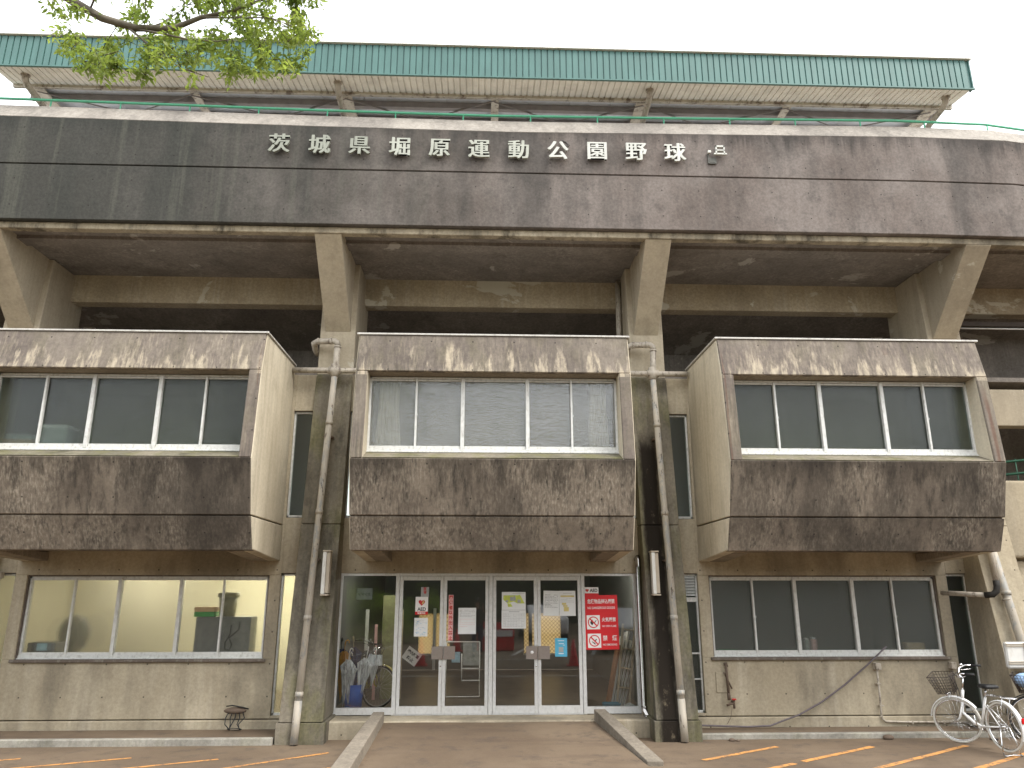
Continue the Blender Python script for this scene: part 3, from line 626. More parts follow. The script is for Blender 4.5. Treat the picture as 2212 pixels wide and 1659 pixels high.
# lit fluorescent battens
def batten(x, y, z, L_, mat, lab, alongx=True):
    t = thing('fluorescent_light', lab, 'ceiling light', (x, y, z))
    m = MB(); m.box(-L_/2, L_/2, -.06, .06, .0, .05); m.build('light_housing', M['white_plastic'], t)
    m = MB(); m.bar((-L_/2+.02, 0, -.02), (L_/2-.02, 0, -.02), .018); m.build('tube', mat, t); return t
batten(-3.9, 14.0, 2.28, 1.2, M['tube'], 'lit fluorescent batten on the cream ceiling of the lit office, nearer the entrance')
batten(-6.6, 14.6, 2.28, 1.2, M['tube_dim'], 'dimmer fluorescent batten on the office ceiling at the far left')
batten(-1.3, 13.5, 2.30, 1.2, M['tube_far'], 'fluorescent batten on the dark lobby ceiling, left side')
batten(1.8, 13.4, 2.30, 1.2, M['tube_far'], 'fluorescent batten on the dark lobby ceiling, right side')
# --- far right bay: open stair with cream beam and rounded parapet
m = MB(); m.box(8.58, 16, 12.45, 12.7, 4.62, 5.28); part(m, 'stair_beam', M['shaft'], bevel=.01)
m = MB(); m.box(8.58, 16, 12.15, 12.35, 2.35, 3.62); m.box(8.58, 16, 12.35, 14, 2.3, 2.5); part(m, 'stair_parapet', M['wall'], bevel=.05, seg=3)
m = MB(); m.box(8.58, 16, 14.6, 14.8, -.26, 7.5); part(m, 'stair_back_wall', M['soffit'])
m = MB(); m.box(8.6, 16, 12.3, 12.5, -.26, 2.3); part(m, 'wall', M['wall'])
m = MB()
for z in (3.78, 4.0): m.bar((8.58, 12.6, z-.05), (12, 12.6, z+.3), .022)
for q in range(8): m.bar((8.7+q*.3, 12.6, 3.4), (8.7+q*.3, 12.6, 4.0+q*.03), .01)
part(m, 'stair_rail', plain('dark_green_rail', (.02, .09, .05), .5))

# ------------------------------------------------------------------ canopy over the stand
can = thing('stand_canopy', 'long flat stand roof with ribbed green fascia and beige soffit above the parapet', 'canopy', (.13, 11, 10.3))
CM = Matrix.Translation((-.13, -11, -10.3))
def cp(mb, name, mats, bevel=0): return mb.build(name, mats, can, bevel, M=CM)
CX0, CX1 = -8.36, 8.55
m = MB(); pitch = .108; n = int((CX1-CX0)/pitch); pts = []
for i in range(n): x = CX0+i*pitch; pts += [(x, 10.945), (x+.086, 10.945), (x+.090, 10.965), (x+.104, 10.965)]
vs = [(x, y, 10.35) for x, y in pts]+[(x, y, 10.94) for x, y in pts]; k_ = len(pts)
m.add(vs, [(i, i+1, k_+i+1, k_+i) for i in range(k_-1)]); m.box(CX0, CX1, 10.967, 10.98, 10.35, 10.94)
for xe in (CX0, CX1-.02): m.box(xe, xe+.02, 10.94, 11.05, 10.35, 10.94)
m.box(CX0-.01, CX1+.01, 10.925, 10.965, 10.33, 10.352); cp(m, 'fascia', M['green_sheet'])
m = MB(); m.box(CX0-.03, CX1+.03, 10.90, 11.1, 10.943, 10.985); cp(m, 'fascia_cap', M['beige_sheet'])
m = MB(); pts = []
for i in range(n): x = CX0+i*pitch; pts += [(x, 0), (x+.084, 0), (x+.088, .02), (x+.104, .02)]
vs = [(x, 10.97, 10.352+d) for x, d in pts]+[(x, 11.56, 10.435+d) for x, d in pts]
m.add(vs, [(i, i+1, k_+i+1, k_+i) for i in range(k_-1)]); m.add([(CX0, 10.97, 10.38), (CX1, 10.97, 10.38), (CX1, 11.56, 10.462), (CX0, 11.56, 10.462)], [(0, 1, 2, 3)]); cp(m, 'soffit', M['beige_sheet'])
m = MB(); m.box(CX0, CX1, 11.56, 11.62, 10.39, 10.47); m.box(CX0, CX1, 11.59, 11.60, 10.39, 10.6); cp(m, 'edge_beam', M['beige_steel'])
zr = lambda y: 10.56+(y-11.6)*.1
m = MB(); x = CX0
while x < CX1-.1:
    x2 = min(x+.76, CX1); m.prism([(11.6, zr(11.6)), (15.4, zr(15.4)), (15.4, zr(15.4)+.03), (11.6, zr(11.6)+.03)], x+.004, x2-.004); x = x2
m.prism([(10.96, 10.96), (15.4, zr(15.4)+.1), (15.4, zr(15.4)+.14), (10.96, 10.985)], CX0, CX1); cp(m, 'roof_deck', M['grey_sheet'])
for yy in (12.02, 12.55, 13.4, 14.6, 15.2): m = MB(); m.box(CX0+.02, CX1-.02, yy, yy+.09, zr(yy)-.12, zr(yy)-.005); cp(m, 'purlin', M['dark_steel'])
for i, gx in enumerate([-8.05, -5.29, -2.58, .13, 2.84, 5.55, 8.26]):
    m = MB(); wd = .11 if i % 2 == 0 else .07; d = .26 if i % 2 == 0 else .2
    m.prism([(11.62, zr(11.6)-.07), (15.4, zr(15.4)-.28), (15.4, zr(15.4)-.14), (11.62, zr(11.6)+.0)], gx-.01, gx+.01)
    m.prism([(11.62, zr(11.6)-.10), (15.4, zr(15.4)-.31), (15.4, zr(15.4)-.28), (11.62, zr(11.6)-.07)], gx-wd, gx+wd)
    cp(m, 'girder', M['beige_steel'])
    if i % 2 == 0: m = MB(); m.box(gx-.12, gx+.12, 14.6, 14.9, 6.5, zr(14.8)-.28); cp(m, 'post', M['beige_steel'])
for i in range(3):
    a = [-8.05, -2.58, 2.84][i]; b = [-2.58, 2.84, 8.26][i]
    for (p_, q_) in (((a, 13.2), (b-2.7, 11.7)), ((a, 11.75), (b-2.7, 13.2)), ((a+2.7, 13.2), (b, 11.75)), ((a+2.7, 11.75), (b, 13.2))):
        m = MB(); m.bar((p_[0], p_[1], zr(p_[1])-.14), (q_[0], q_[1], zr(q_[1])-.14), .012, 6); cp(m, 'brace_rod', M['dark_steel'])
for i, gx in enumerate((-7.95, -2.62, 2.86, 8.22)):
    m = MB(); m.tube([(gx, 11.24, 10.42), (gx, 11.24, 10.36), (gx, 11.26, 10.29), (gx, 11.33, 10.25), (gx, 12.2, 10.14), (gx, 13.0, 9.7)], .055, 12); m.lathe((gx, 11.24, 10.36), [(.06, .0), (.075, .01), (.075, .05), (.06, .05)], 14)
    t = m.build('canopy_downpipe', M['pipe'], can, M=CM)
    a_, b_ = [('first', 'leftmost'), ('second', ''), ('third', ''), ('fourth', 'rightmost')][i]

# ------------------------------------------------------------------ rail along the parapet
def ryz(x):
    for (xa, ya, da), (xb, yb, db) in zip(ST, ST[1:]):
        if xa <= x <= xb: t = (x-xa)/(xb-xa); return ya+(yb-ya)*t+.40, da+(db-da)*t
rail = thing('parapet_rail', 'thin green pipe rail with short posts along the top of the concrete parapet', 'railing', (0, 11.4, 9.7))
RM = Matrix.Translation((0, -11.4, -9.7))
m = MB(); m.tube([(x, ryz(x)[0], 9.895+ryz(x)[1]*1.25) for x in (-15, -11, -8.3, -6, -3, 0, 3.3, 5.5, 7.31, 9.0, 11.2, 14)], .024, 10); m.build('top_rail', M['green_rail'], rail, M=RM)
for i in range(-6, 18):
    x = -1.616+i*1.185-1.185*0
    if -15 < x < 14: y, d = ryz(x); m = MB(); m.bar((x, y, 9.69+d), (x, y, 9.89+d*1.25), .013, 8); m.lathe((x, y, 9.70+d), [(.0, .012), (.04, .012), (.04, 0)], 10); m.build('post', M['green_rail'], rail, M=RM)

# ------------------------------------------------------------------ lettering helper
def glyphs(text, size, cx, z, y, depth=.002, mat=None, off=0., align='CENTER', spacing=1., sx=1., vertical=False, bold=0, name='lettering', parent=None, M_=None, rot=0., maxw=None, linesp=1.):
    """text standing in the XZ plane and facing -Y, as a mesh"""
    c = bpy.data.curves.new('txt', 'FONT'); c.body = '\n'.join(text) if vertical else text; c.size = size; c.align_x = align; c.align_y = 'CENTER'
    c.extrude = depth; c.offset = off; c.space_character = spacing; c.resolution_u = 3; c.space_line = linesp
    o = bpy.data.objects.new('txt', c); col.objects.link(o); bpy.context.view_layer.update()
    dg = bpy.context.evaluated_depsgraph_get(); me = bpy.data.meshes.new_from_object(o.evaluated_get(dg)); bpy.data.objects.remove(o)
    xs = [v.co.x for v in me.vertices]; ys = [v.co.y for v in me.vertices]
    if maxw: sx = maxw/(max(xs)-min(xs))
    my = (max(ys)+min(ys))/2; mx = (max(xs)+min(xs))/2 if align == 'CENTER' else min(xs)
    vs0 = [((v.co.x-mx)*sx, -v.co.z, v.co.y-my) for v in me.vertices]; fs0 = [tuple(p.vertices) for p in me.polygons]; bpy.data.meshes.remove(me)
    m = MB(); k = max(1, bold)
    for q in range(k):
        d = (q-(k-1)/2)*size*.024
        m.add([(x+d, yy-.0007*q, z_) for x, yy, z_ in vs0], fs0)
    m.v = [tuple(Matrix.Rotation(rot, 3, 'Y') @ Vector(v)) for v in m.v]
    m.v = [(v[0]+cx, v[1]+y, v[2]+z) for v in m.v]
    return m.build(name, mat, parent, M=M_)

chars = '茨城県堀原運動公園野球'
for i, ch in enumerate(chars):
    x = -3.43+.658*i; z = 8.955-.03*min(i, 5)/5+.012*max(0, i-5)/5
    o = glyphs(ch, .365, 0, 0, 0, .022, M['letter_dull' if i < 3 else 'letter_mid' if i < 7 else 'letter'], off=.002, bold=3, name='sign_letter')
    o.location = (x, 10.93, z); o.rotation_euler = (0, radians([0, 0, 1, 0, 0, 0, 0, 2, 0, 0, 0][i]), 0)
    tag(o, ['first', 'second', 'third', 'fourth', 'fifth', 'sixth', 'seventh', 'eighth', 'ninth', 'tenth', 'eleventh'][i]+' pale metal letter from the left end of the row on the parapet', 'letter', 'raised letters on the parapet')
m = MB()
for b in ((-.02, .14, .13, .165), (-.02, .005, -.0, .165), (.115, .14, -.0, .165), (-.02, .14, .06, .085), (-.05, .17, -.01, .02), (-.15, -.10, .02, .07)): m.box(b[0], b[1], -.022, .022, b[2], b[3])
o = m.build('sign_letter', M['letter'], bevel=.003); o.location = (3.86, 10.93, 8.92); tag(o, 'broken remains of the last metal letter on the parapet, only its upper part left', 'letter', 'raised letters on the parapet')
m = MB(); m.box(-.07, .07, -.03, .0, -.09, .02); m.box(-.07, -.05, -.03, .0, .02, .12); m.box(-.045, .045, -.034, -.03, -.07, -.0)
o = m.build('letter_bracket', plain('dull_grey_bracket', (.10, .10, .085), .6)); o.location = (3.79, 10.995, 8.86); tag(o, 'dull metal backing bracket left where the last letter broke off', 'bracket')
for (x, y, q) in ((1.245, 9.03, .4),):
    m = MB(); m.tube([(0, 0, .09), (.07, 0, .06), (.12, 0, 0), (.09, 0, -.03), (.02, 0, .03)], .02, 6); o = m.build('loose_stroke', plain('dark_loose_metal', (.07, .06, .05), .6)); o.location = (x, 10.93, y); tag(o, 'dark loose stroke dangling over the upper right of 公', 'letter fragment')

# ------------------------------------------------------------------ drain pipes between the bays
def collar(m, p, d, r=.066, L_=.05):
    p = Vector(p); d = Vector(d).normalized()*L_/2; m.bar(p-d, p+d, r, 14)
def drain(px, lean, lab, mat, left=True):
    t = thing('drain_pipe', lab, 'pipe', (px, 11.6, GZ)); I = Matrix.Translation((-px, -11.6, -GZ))
    r = .052; tp = (px+.06, 12.17, 5.86); x0 = px+lean
    m = MB(); A = (px+.035, 12.20, 5.40); B = (x0, 11.53, GZ+.01)
    def on(t_): return tuple(A[i]+(B[i]-A[i])*t_ for i in range(3))
    m.bar(A, B, r, 16); m.bar(on(.9), B, r*1.08, 16)
    d = Vector(B)-Vector(A)
    for q in (.16, .42, .70, .885): collar(m, on(q), d, r*1.14, .07)
    m.build('lower_pipe', mat, t, M=I)
    m = MB(); m.bar((A[0], A[1], 5.30), tp, r, 16); 
    for q in range(5): pass
    sx = -.42
    m.tube([tp, (tp[0]-.01, tp[1], tp[2]+.05), (tp[0]-.05, tp[1], tp[2]+.08), (tp[0]-.10, tp[1], tp[2]+.085), (tp[0]+sx+.06, tp[1]+.04, tp[2]+.085), (tp[0]+sx, tp[1]+.08, tp[2]+.07), (tp[0]+sx, tp[1]+.25, tp[2]-.02), (tp[0]+sx, tp[1]+.4, tp[2]-.03)], r, 14)
    collar(m, (tp[0], tp[1], tp[2]-.02), (0, 0, 1), r*1.18, .03); collar(m, (tp[0]-.12, tp[1], tp[2]+.085), (1, 0, 0), r*1.18, .03); collar(m, (tp[0]+sx+.08, tp[1]+.03, tp[2]+.085), (1, 0, 0), r*1.18, .03)
    m.build('elbow', M['pipe'], t, M=I)
    m = MB(); m.bar((px-.66, 12.2, 5.43), (px+.64, 12.2, 5.43), r*.92, 14); collar(m, (px+.035, 12.2, 5.43), (1, 0, 0), r*1.3, .20); collar(m, (px+.035, 12.2, 5.43), (0, 0, 1), r*1.3, .22); m.build('cross_pipe', M['pipe'], t, M=I)
    m = MB()
    for q in (.2, .55): a = on(q); m.box(a[0]-.075, a[0]+.075, a[1]+.02, a[1]+.2, a[2]-.012, a[2]+.012)
    m.build('pipe_clip', M['rust'], t, M=I)
    m = MB(); m.bar((px-.38, 12.95, 5.6), (px-.36, 12.95, 7.45), .05, 12); m.build('upper_pipe', M['pipe'], t, M=I)
drain(PX[2], -.06, 'flaking cream drain pipe running down the buttress left of the entrance', M['pipe_flaky'])
drain(PX[3], .07, 'flaking cream drain pipe running down the rotten buttress right of the entrance', M['pipe_flaky'])
t = thing('drain_pipe', 'pale drain pipe sloping down the last cream buttress at the right edge', 'pipe', (8.13, 11.6, 2.4)); I = Matrix.Translation((-8.13, -11.6, -2.4))
m = MB(); m.bar((8.12, 12.0, 3.0), (8.24, 11.45, -.1), .062, 16); collar(m, (8.165, 11.78, 1.8), (.1, -.5, -3), .072, .06); collar(m, (8.165, 11.78, 1.7), (.1, -.5, -3), .072, .03); m.build('pipe', M['pipe_flaky'], t, M=I)
t = thing('waste_pipe', 'pale waste pipe with a black elbow turning into the slit window at the right', 'pipe', (7.9, 11.7, 1.8)); I = Matrix.Translation((-7.9, -11.7, -1.8))
m = MB(); m.bar((7.91, 11.62, 2.75), (7.93, 11.62, 1.97), .038, 12); m.bar((7.80, 11.70, 1.77), (7.45, 12.3, 1.80), .038, 12); m.build('pipe', M['pipe'], t, M=I)
m = MB(); m.tube([(7.93, 11.62, 1.99), (7.93, 11.62, 1.90), (7.91, 11.62, 1.83), (7.86, 11.64, 1.78), (7.78, 11.72, 1.77)], .047, 12); m.build('elbow', M['black_pipe'], t, M=I)
t = thing('steel_flue', 'shiny steel duct standing against the entrance wall beside the right side light', 'duct', (2.5, 12.2, GZ)); I = Matrix.Translation((-2.5, -12.2, -GZ))
m = MB(); m.tube([(2.49, 12.36, 2.33), (2.49, 12.27, 2.35), (2.49, 12.235, 2.31), (2.49, 12.23, 2.2), (2.49, 12.23, .12), (2.50, 12.22, .06), (2.53, 12.18, .0), (2.54, 12.16, -.06), (2.54, 12.16, GZ)], [.045]*4+[.04]+[.052]*4, 16)
for z in (.12, .0): collar(m, (2.50 if z > .1 else 2.53, 12.22 if z > .1 else 12.175, z), (0, -.3 if z < .1 else 0, 1), .060, .03)
collar(m, (2.54, 12.16, -.10), (0, 0, 1), .058, .02); m.build('duct', M['duct'], t, M=I)
m = MB(); m.box(2.49, 2.60, 12.24, 12.25, 1.93, 1.95); m.box(2.49, 2.60, 12.24, 12.25, .62, .64); m.build('duct_clip', M['steelplate'], t, M=I)
# left edge: cable loop and small box
t = thing('conduit_loop', 'looped beige conduit and box on the wall at the far left edge under the bay', 'conduit', (-7.62, 12.3, 2.0)); I = Matrix.Translation((7.62, -12.3, -2.0))
m = MB(); m.tube([(-7.62, 12.3, 2.42), (-7.64, 12.26, 2.3), (-7.72, 12.24, 2.12), (-7.70, 12.24, 2.0), (-7.62, 12.25, 1.93), (-7.55, 12.26, 1.96), (-7.53, 12.3, 2.03)], .018, 8); m.build('conduit', M['pipe'], t, M=I)
m = MB(); m.box(-7.62, -7.52, 12.27, 12.37, 2.02, 2.12); m.build('junction_box', M['pipe'], t, .006, M=I)

# ------------------------------------------------------------------ wall lamps
def wlamp(x, y, lab):
    t = thing('wall_lamp', lab, 'lamp', (x, y, 2.1)); m = MB()
    m.prism([(-.07, -.31), (-.05, .31), (.07, .31), (.05, -.31)], -.055, .0); m.build('diffuser', M['white_plastic'], t, .006)
    m = MB(); m.prism([(-.055, -.30), (-.035, .30), (.09, .30), (.09, -.30)], .001, .055); m.prism([(-.075, -.335), (-.075, -.312), (.12, -.312), (.12, -.335)], -.06, .06); m.prism([(-.055, .312), (-.055, .335), (.12, .335), (.12, .312)], -.06, .06)
    m.build('housing', M['lamp_side'], t, .004)
wlamp(-2.39, 11.78, 'white box lamp on the buttress left of the entrance')
wlamp(2.66, 11.80, 'white box lamp on the buttress right of the entrance')
t = thing('fluorescent_light', 'unlit strip light under the gallery ceiling at the far right', 'strip light', (9.75, 13.1, 6.68))
m = MB(); m.prism([(-.1, 0), (-.06, .1), (.06, .1), (.1, 0)], -.75, .75); m.build('light_housing', M['dark_trim'], t); m = MB(); m.bar((-.7, -.03, -.03), (.7, -.03, -.03), .016); m.build('tube', M['white_plastic'], t)

# ------------------------------------------------------------------ wall fittings right of the entrance
def simple(name, lab, cat, mb, mat, group=None, bevel=0):
    return tag(mb.build(name, mat, bevel=bevel), lab, cat, group)
def fit(name, lab, cat, parts, loc):
    t = thing(name, lab, cat, loc); I = Matrix.Translation([-q for q in loc])
    for nm, mb, mat, bv in parts: mb.build(nm, mat, t, bv, M=I)
    return t
m1 = MB(); m1.box(6.20, 6.29, 12.27, 12.375, .63, .73); m2 = MB(); m2.tube([(6.245, 12.335, .64), (6.24, 12.335, .2), (6.225, 12.33, -.03), (6.235, 12.32, -.09), (6.28, 12.32, -.125), (6.6, 12.32, -.135), (7.6, 12.32, -.14)], .016, 8)
m3 = MB()
for q in (.42, .1): m3.box(6.21, 6.275, 12.31, 12.37, q-.008, q+.008)
for q in (6.7, 7.2): m3.box(q-.008, q+.008, 12.3, 12.34, -.165, -.115)
m4 = MB(); m4.box(7.58, 7.75, 12.18, 12.34, -.18, -.06)
fit('conduit', 'beige conduit with outlet box running down and along the plinth below the dark office window', 'conduit', [('outlet_box', m1, M['pipe'], .006), ('conduit_pipe', m2, M['pipe'], 0), ('clip', m3, M['pipe'], 0), ('end_box', m4, M['kerb'], .006)], (6.245, 12.33, -.1))
m1 = MB(); m1.box(7.43, 7.51, 12.27, 12.375, .64, .74); m2 = MB(); m2.tube([(7.47, 12.335, .65), (7.47, 12.335, .0), (7.46, 12.32, -.12)], .008, 6)
fit('outlet_box', 'small beige outlet box with a thin wire near the white bicycle', 'outlet box', [('box', m1, M['pipe'], .006), ('wire', m2, M['pipe'], 0)], (7.47, 12.33, .64))
m = MB(); m.tube([(3.1, 12.15, -.12), (3.32, 12.15, -.135), (4.04, 12.15, -.16), (4.40, 12.17, -.15), (4.65, 12.22, -.08), (4.897, 12.26, -.013), (5.281, 12.29, .162), (5.678, 12.3, .407), (6.086, 12.31, .701), (6.447, 12.34, .977)], .0135, 8)
simple('cable', 'grey cable sweeping up from the ground to the dark office window', 'cable', m, plain('grey_cable', (.12, .10, .105), .6))
m = MB(); m.tube([(6.44, 12.36, .98), (7.0, 12.42, .93), (7.4, 12.40, .88)], .006, 6)
m1 = MB(); m1.bar((3.82, 12.33, .74), (3.84, 12.33, .68), .028, 10); m1.bar((3.825, 12.32, .70), (3.835, 12.30, .28), .020, 10); m1.bar((3.79, 12.33, .60), (3.90, 12.33, .36), .012, 8); m1.bar((3.83, 12.30, .30), (3.835, 12.30, .2), .026, 10)
m2 = MB(); m2.box(3.67, 3.83, 12.362, 12.372, .30, .60)
fit('wall_bracket', 'rusty wall-mounted bracket and pipe over a patched square below the dark office window', 'bracket', [('bracket', m1, M['rust'], 0), ('patch', m2, M['wall'], .003)], (3.82, 12.33, .2))
m1 = MB(); m1.bar((3.90, 12.37, .17), (3.90, 12.28, .17), .02, 10); m1.bar((3.90, 12.28, .2), (3.90, 12.28, .08), .018, 10); m1.tube([(3.9, 12.29, .15), (3.84, 12.27, .15), (3.78, 12.25, .13)], .016, 8); m1.tube([(3.86, 12.26, .1), (3.84, 12.3, -.05), (3.78, 12.3, -.14)], .004, 5)
m2 = MB(); m2.box(3.87, 3.93, 12.24, 12.30, .205, .222)
fit('tap', 'small outdoor tap with a red handle low on the wall', 'tap', [('spout', m1, M['rust'], 0), ('handle', m2, M['print_red'], .003)], (3.9, 12.3, .1))
m1 = MB(); m1.ball((-3.72, 12.28, .09), .17, .05, .05, 14, 8); m2 = MB()
for q in range(5):
    x = -3.80+q*.05; m2.tube([(x, 12.26, .08), (x-.03+.02*q, 12.2, .0), (x+.03*(q % 2)-.02, 12.16, -.08), (x+.08-.06*(q % 3), 12.1, -.15)], .008, 6)
m2.tube([(-3.86, 12.3, .15), (-3.76, 12.24, .17), (-3.60, 12.25, .14), (-3.53, 12.3, .11)], .010, 6); m2.ring((-3.66, 12.12, -.14), (0, .3, 1), .10, .006, 20, 5)
fit('cable_bundle', 'bundle of black cables tied to a rusty bracket low on the left office wall', 'cable bundle', [('bracket', m1, M['rust'], 0), ('cable', m2, M['black_rubber'], 0)], (-3.7, 12.28, -.15))
m = MB(); m.ball((5.95, 11.66, GZ+.025), .085, .06, .04, 10, 7); simple('stone', 'brown stone lying on the asphalt against the kerb', 'stone', m, M['rust'])
m = MB(); m.ball((3.62, 11.62, GZ+.015), .05, .04, .025, 8, 6); m.ball((3.70, 11.60, GZ+.01), .04, .03, .015, 8, 6); simple('debris', 'crumpled leaf litter by the kerb right of the buttress', 'litter', m, M['rust'])
m1 = MB(); m1.box(7.76, 8.35, 11.40, 11.48, .73, 1.10); m2 = MB()
for z in (.79, 1.04): m2.box(7.76, 8.35, 11.385, 11.40, z, z+.012); m2.box(7.76, 8.35, 11.385, 11.40, z+.03, z+.04)
m2.box(8.03, 8.07, 11.38, 11.40, .75, 1.09)
fit('meter_box', 'white plastic cabinet on the last buttress above the second bicycle', 'cabinet', [('body', m1, M['white_plastic'], .02), ('strap', m2, M['lamp_side'], 0)], (8.05, 11.44, .73))

# ------------------------------------------------------------------ notices on the doors
YD = W+.045
def notice(name, lab, cat, x0, x1, z0, z1, mat, y=YD, group=None, rot=0, th=.003):
    t = thing(name, lab, cat, ((x0+x1)/2, y, z0), 0, group); t.rotation_euler = (0, rot, 0)
    w_ = (x1-x0)/2; m = MB(); m.box(-w_, w_, -th, 0, 0, z1-z0); m.build('sheet', mat, t); return t, w_, z1-z0
def rows(t, lst, mat, y=-.0045, name='print'):
    m = MB()
    for x0, x1, z0, z1 in lst: m.box(x0, x1, y, y+.001, z0, z1)
    return m.build(name, mat, t)
def textrows(t, w_, z0, z1, n, mat, ragged=True, name='print', th=.005):
    L_ = []
    for i in range(n):
        z = z1-(z1-z0)*(i+.5)/n; x = -w_*.85
        while x < w_*.8:
            l = random.uniform(.012, .05)
            if random.random() < .82: L_.append((x, min(x+l, w_*.85), z-th/2, z+th/2))
            x += l+.008
            if ragged and random.random() < .06: break
    return rows(t, L_, mat, name=name)
def heart(m, cx, cz, s, y0, y1, mi=0):
    pts = []
    for i in range(28):
        a = 2*pi*i/28; pts.append((cx+s*16*sin(a)**3/17, cz+s*(13*cos(a)-5*cos(2*a)-2*cos(3*a)-cos(4*a))/17))
    m.plate(pts, y0, y1, mi)
YG = W+.03
# AED poster with red heart
t, w_, h = notice('aed_sign', 'AED poster with a red heart on the first door leaf, red strip at its foot', 'sign', -1.076, -.876, 1.467, 1.74, M['sign_white'])
m = MB(); heart(m, 0, .185, .055, -.0055, -.003); m.build('heart', M['print_red'], t)
m = MB(); m.plate([(.0, .16), (.012, .20), (.03, .19), (.02, .21), (.05, .235), (.03, .20), (.045, .20), (.02, .165)], -.0075, -.006); m.build('bolt', M['yellow'], t)
glyphs('AED', .072, 0, .085, -.0045, .0008, M['print_black'], off=.002, parent=t, name='lettering', maxw=.135)
rows(t, [(-w_, w_, 0, .048)], M['sign_red']); glyphs('設置施設', .032, 0, .024, -.0065, .0006, M['sign_white'], parent=t, off=.0006)
t, w_, h = notice('notice', 'narrow white card with red vertical lettering taped behind the AED poster', 'notice', -.995, -.868, 1.735, 1.89, M['grey_card'], y=YD+.003)
glyphs('医療', .055, 0, h/2+.02, -.0045, .0006, M['print_red'], vertical=True, parent=t, off=.001)
t, w_, h = notice('map_sheet', 'white sheet with pale blue map marks below the AED poster', 'paper', -1.085, -.872, 1.138, 1.418, M['paper'])
m = MB(); m.box(-.07, .075, -.0038, -.003, .04, .0415)
for i in range(26):
    x = random.uniform(-.08, .09); z = random.choice([random.uniform(.17, .23), random.uniform(.02, .07), random.uniform(.10, .14)]); m.box(x-.01, x+.008, -.0045, -.0035, z-.004, z+.005)
m.build('print', M['pale_blue'], t)
textrows(t, w_, .12, .25, 5, M['print_grey'], th=.003, name='small_print')
# vertical red lettering
t, w_, h = notice('warning_strip', 'narrow vertical strip reading 関係者以外出入禁止 in red on the second door leaf', 'sign', -.548, -.472, 1.075, 1.77, M['print_pink'])
for i, ch in enumerate('関係者以外出入禁止'): glyphs(ch, .066, 0, .655-i*.077, -.0045, .0006, M['print_red'], off=.0018, parent=t, name='letter')
t, w_, h = notice('notice', 'framed typed notice in the middle of the second door leaf', 'notice', -.392, -.106, 1.172, 1.573, M['paper'])
textrows(t, w_, .26, .37, 8, M['print_grey'], th=.004); textrows(t, w_, .10, .24, 5, M['print_pink'], name='red_print', th=.004)
rows(t, [(-w_, w_, .0, .004), (-w_, w_, h-.004, h), (-w_, -w_+.004, 0, h), (w_-.004, w_, 0, h)], M['print_grey'], name='border')
t, w_, h = notice('park_map', 'green and yellow park map at the top of the third door leaf', 'map', .302, .684, 1.538, 1.815, M['paper'])
m = MB(); m.plate([(-.17, .16), (-.165, .225), (.06, .225), (.10, .235), (.175, .10), (.06, .10), (.0, .13), (-.1, .10)], -.0045, -.003)
m.plate([(-.10, .10), (-.05, .10), (-.02, .05), (-.09, .045)], -.0045, -.003); m.build('park_area', M['yellowgreen'], t)
m = MB(); 
for a, b, c_, d in ((-.06, .03, .14, .20), (.06, .11, .11, .16), (-.13, -.09, .12, .15), (.0, .02, .2, .22)): m.box(a, b, -.0055, -.0046, c_, d)
m.build('buildings', M['grey_card'], t); rows(t, [(-.02, .10, .248, .252), (.09, .17, .255, .259)], M['print_grey'])
t, w_, h = notice('timetable', 'white table sheet taped under the park map', 'paper', .299, .686, 1.255, 1.534, M['paper'])
L_ = [(-w_*.9, w_*.9, .02+i*.026, .0215+i*.026) for i in range(9)]+[(-w_*.9+i*.043, -w_*.9+i*.043+.0015, .02, .23) for i in range(9)]; rows(t, L_, M['print_grey'], name='table_lines'); textrows(t, w_, .02, .22, 8, M['print_grey'], th=.003); rows(t, [(-.08, .09, .252, .257)], M['print_black'], name='title')
t, w_, h = notice('notice', 'typed notice in a plastic sleeve at the upper left of the fourth door leaf', 'notice', .966, 1.218, 1.449, 1.833, M['paper'], rot=radians(1.2))
textrows(t, w_, .12, .33, 10, M['print_black'], th=.004)
t, w_, h = notice('notice', 'notice with yellow blocks at the upper right of the fourth door leaf', 'notice', 1.226, 1.487, 1.446, 1.833, M['paper'])
rows(t, [(-.11, .11, .29, .315), (-.09, -.02, .17, .20), (-.07, .0, .14, .165), (-.06, .02, .07, .135)], M['yellow'], name='yellow_print'); textrows(t, w_, .20, .28, 4, M['print_grey'], th=.003); rows(t, [(-.07, .07, .345, .35)], M['print_grey'], name='title')
t, w_, h = notice('poster', 'small light blue poster on the fourth door leaf beside the push plate', 'poster', 1.146, 1.338, .831, 1.108, M['blue_poster'])
rows(t, [(-.05, .05, .235, .243), (-.035, .045, .19, .198), (.03, .06, .17, .176), (-.04, .04, .04, .052)], M['sign_white'], name='white_print'); rows(t, [(-.037, .037, .065, .145)], M['grey_card'], name='blank_panel')
m = MB(); m.bar((0, 0, 0), (0, .001, 0), .02, 16)
t = thing('sticker', 'round white sticker on the steel push plate of the third door', 'sticker', (.778, W-.008, .90)); m = MB(); m.lathe((0, 0, 0), [(0, .002), (.026, .002), (.026, 0), (0, 0)], 20, ax='y'); m.build('sticker_face', M['sign_white'], t)
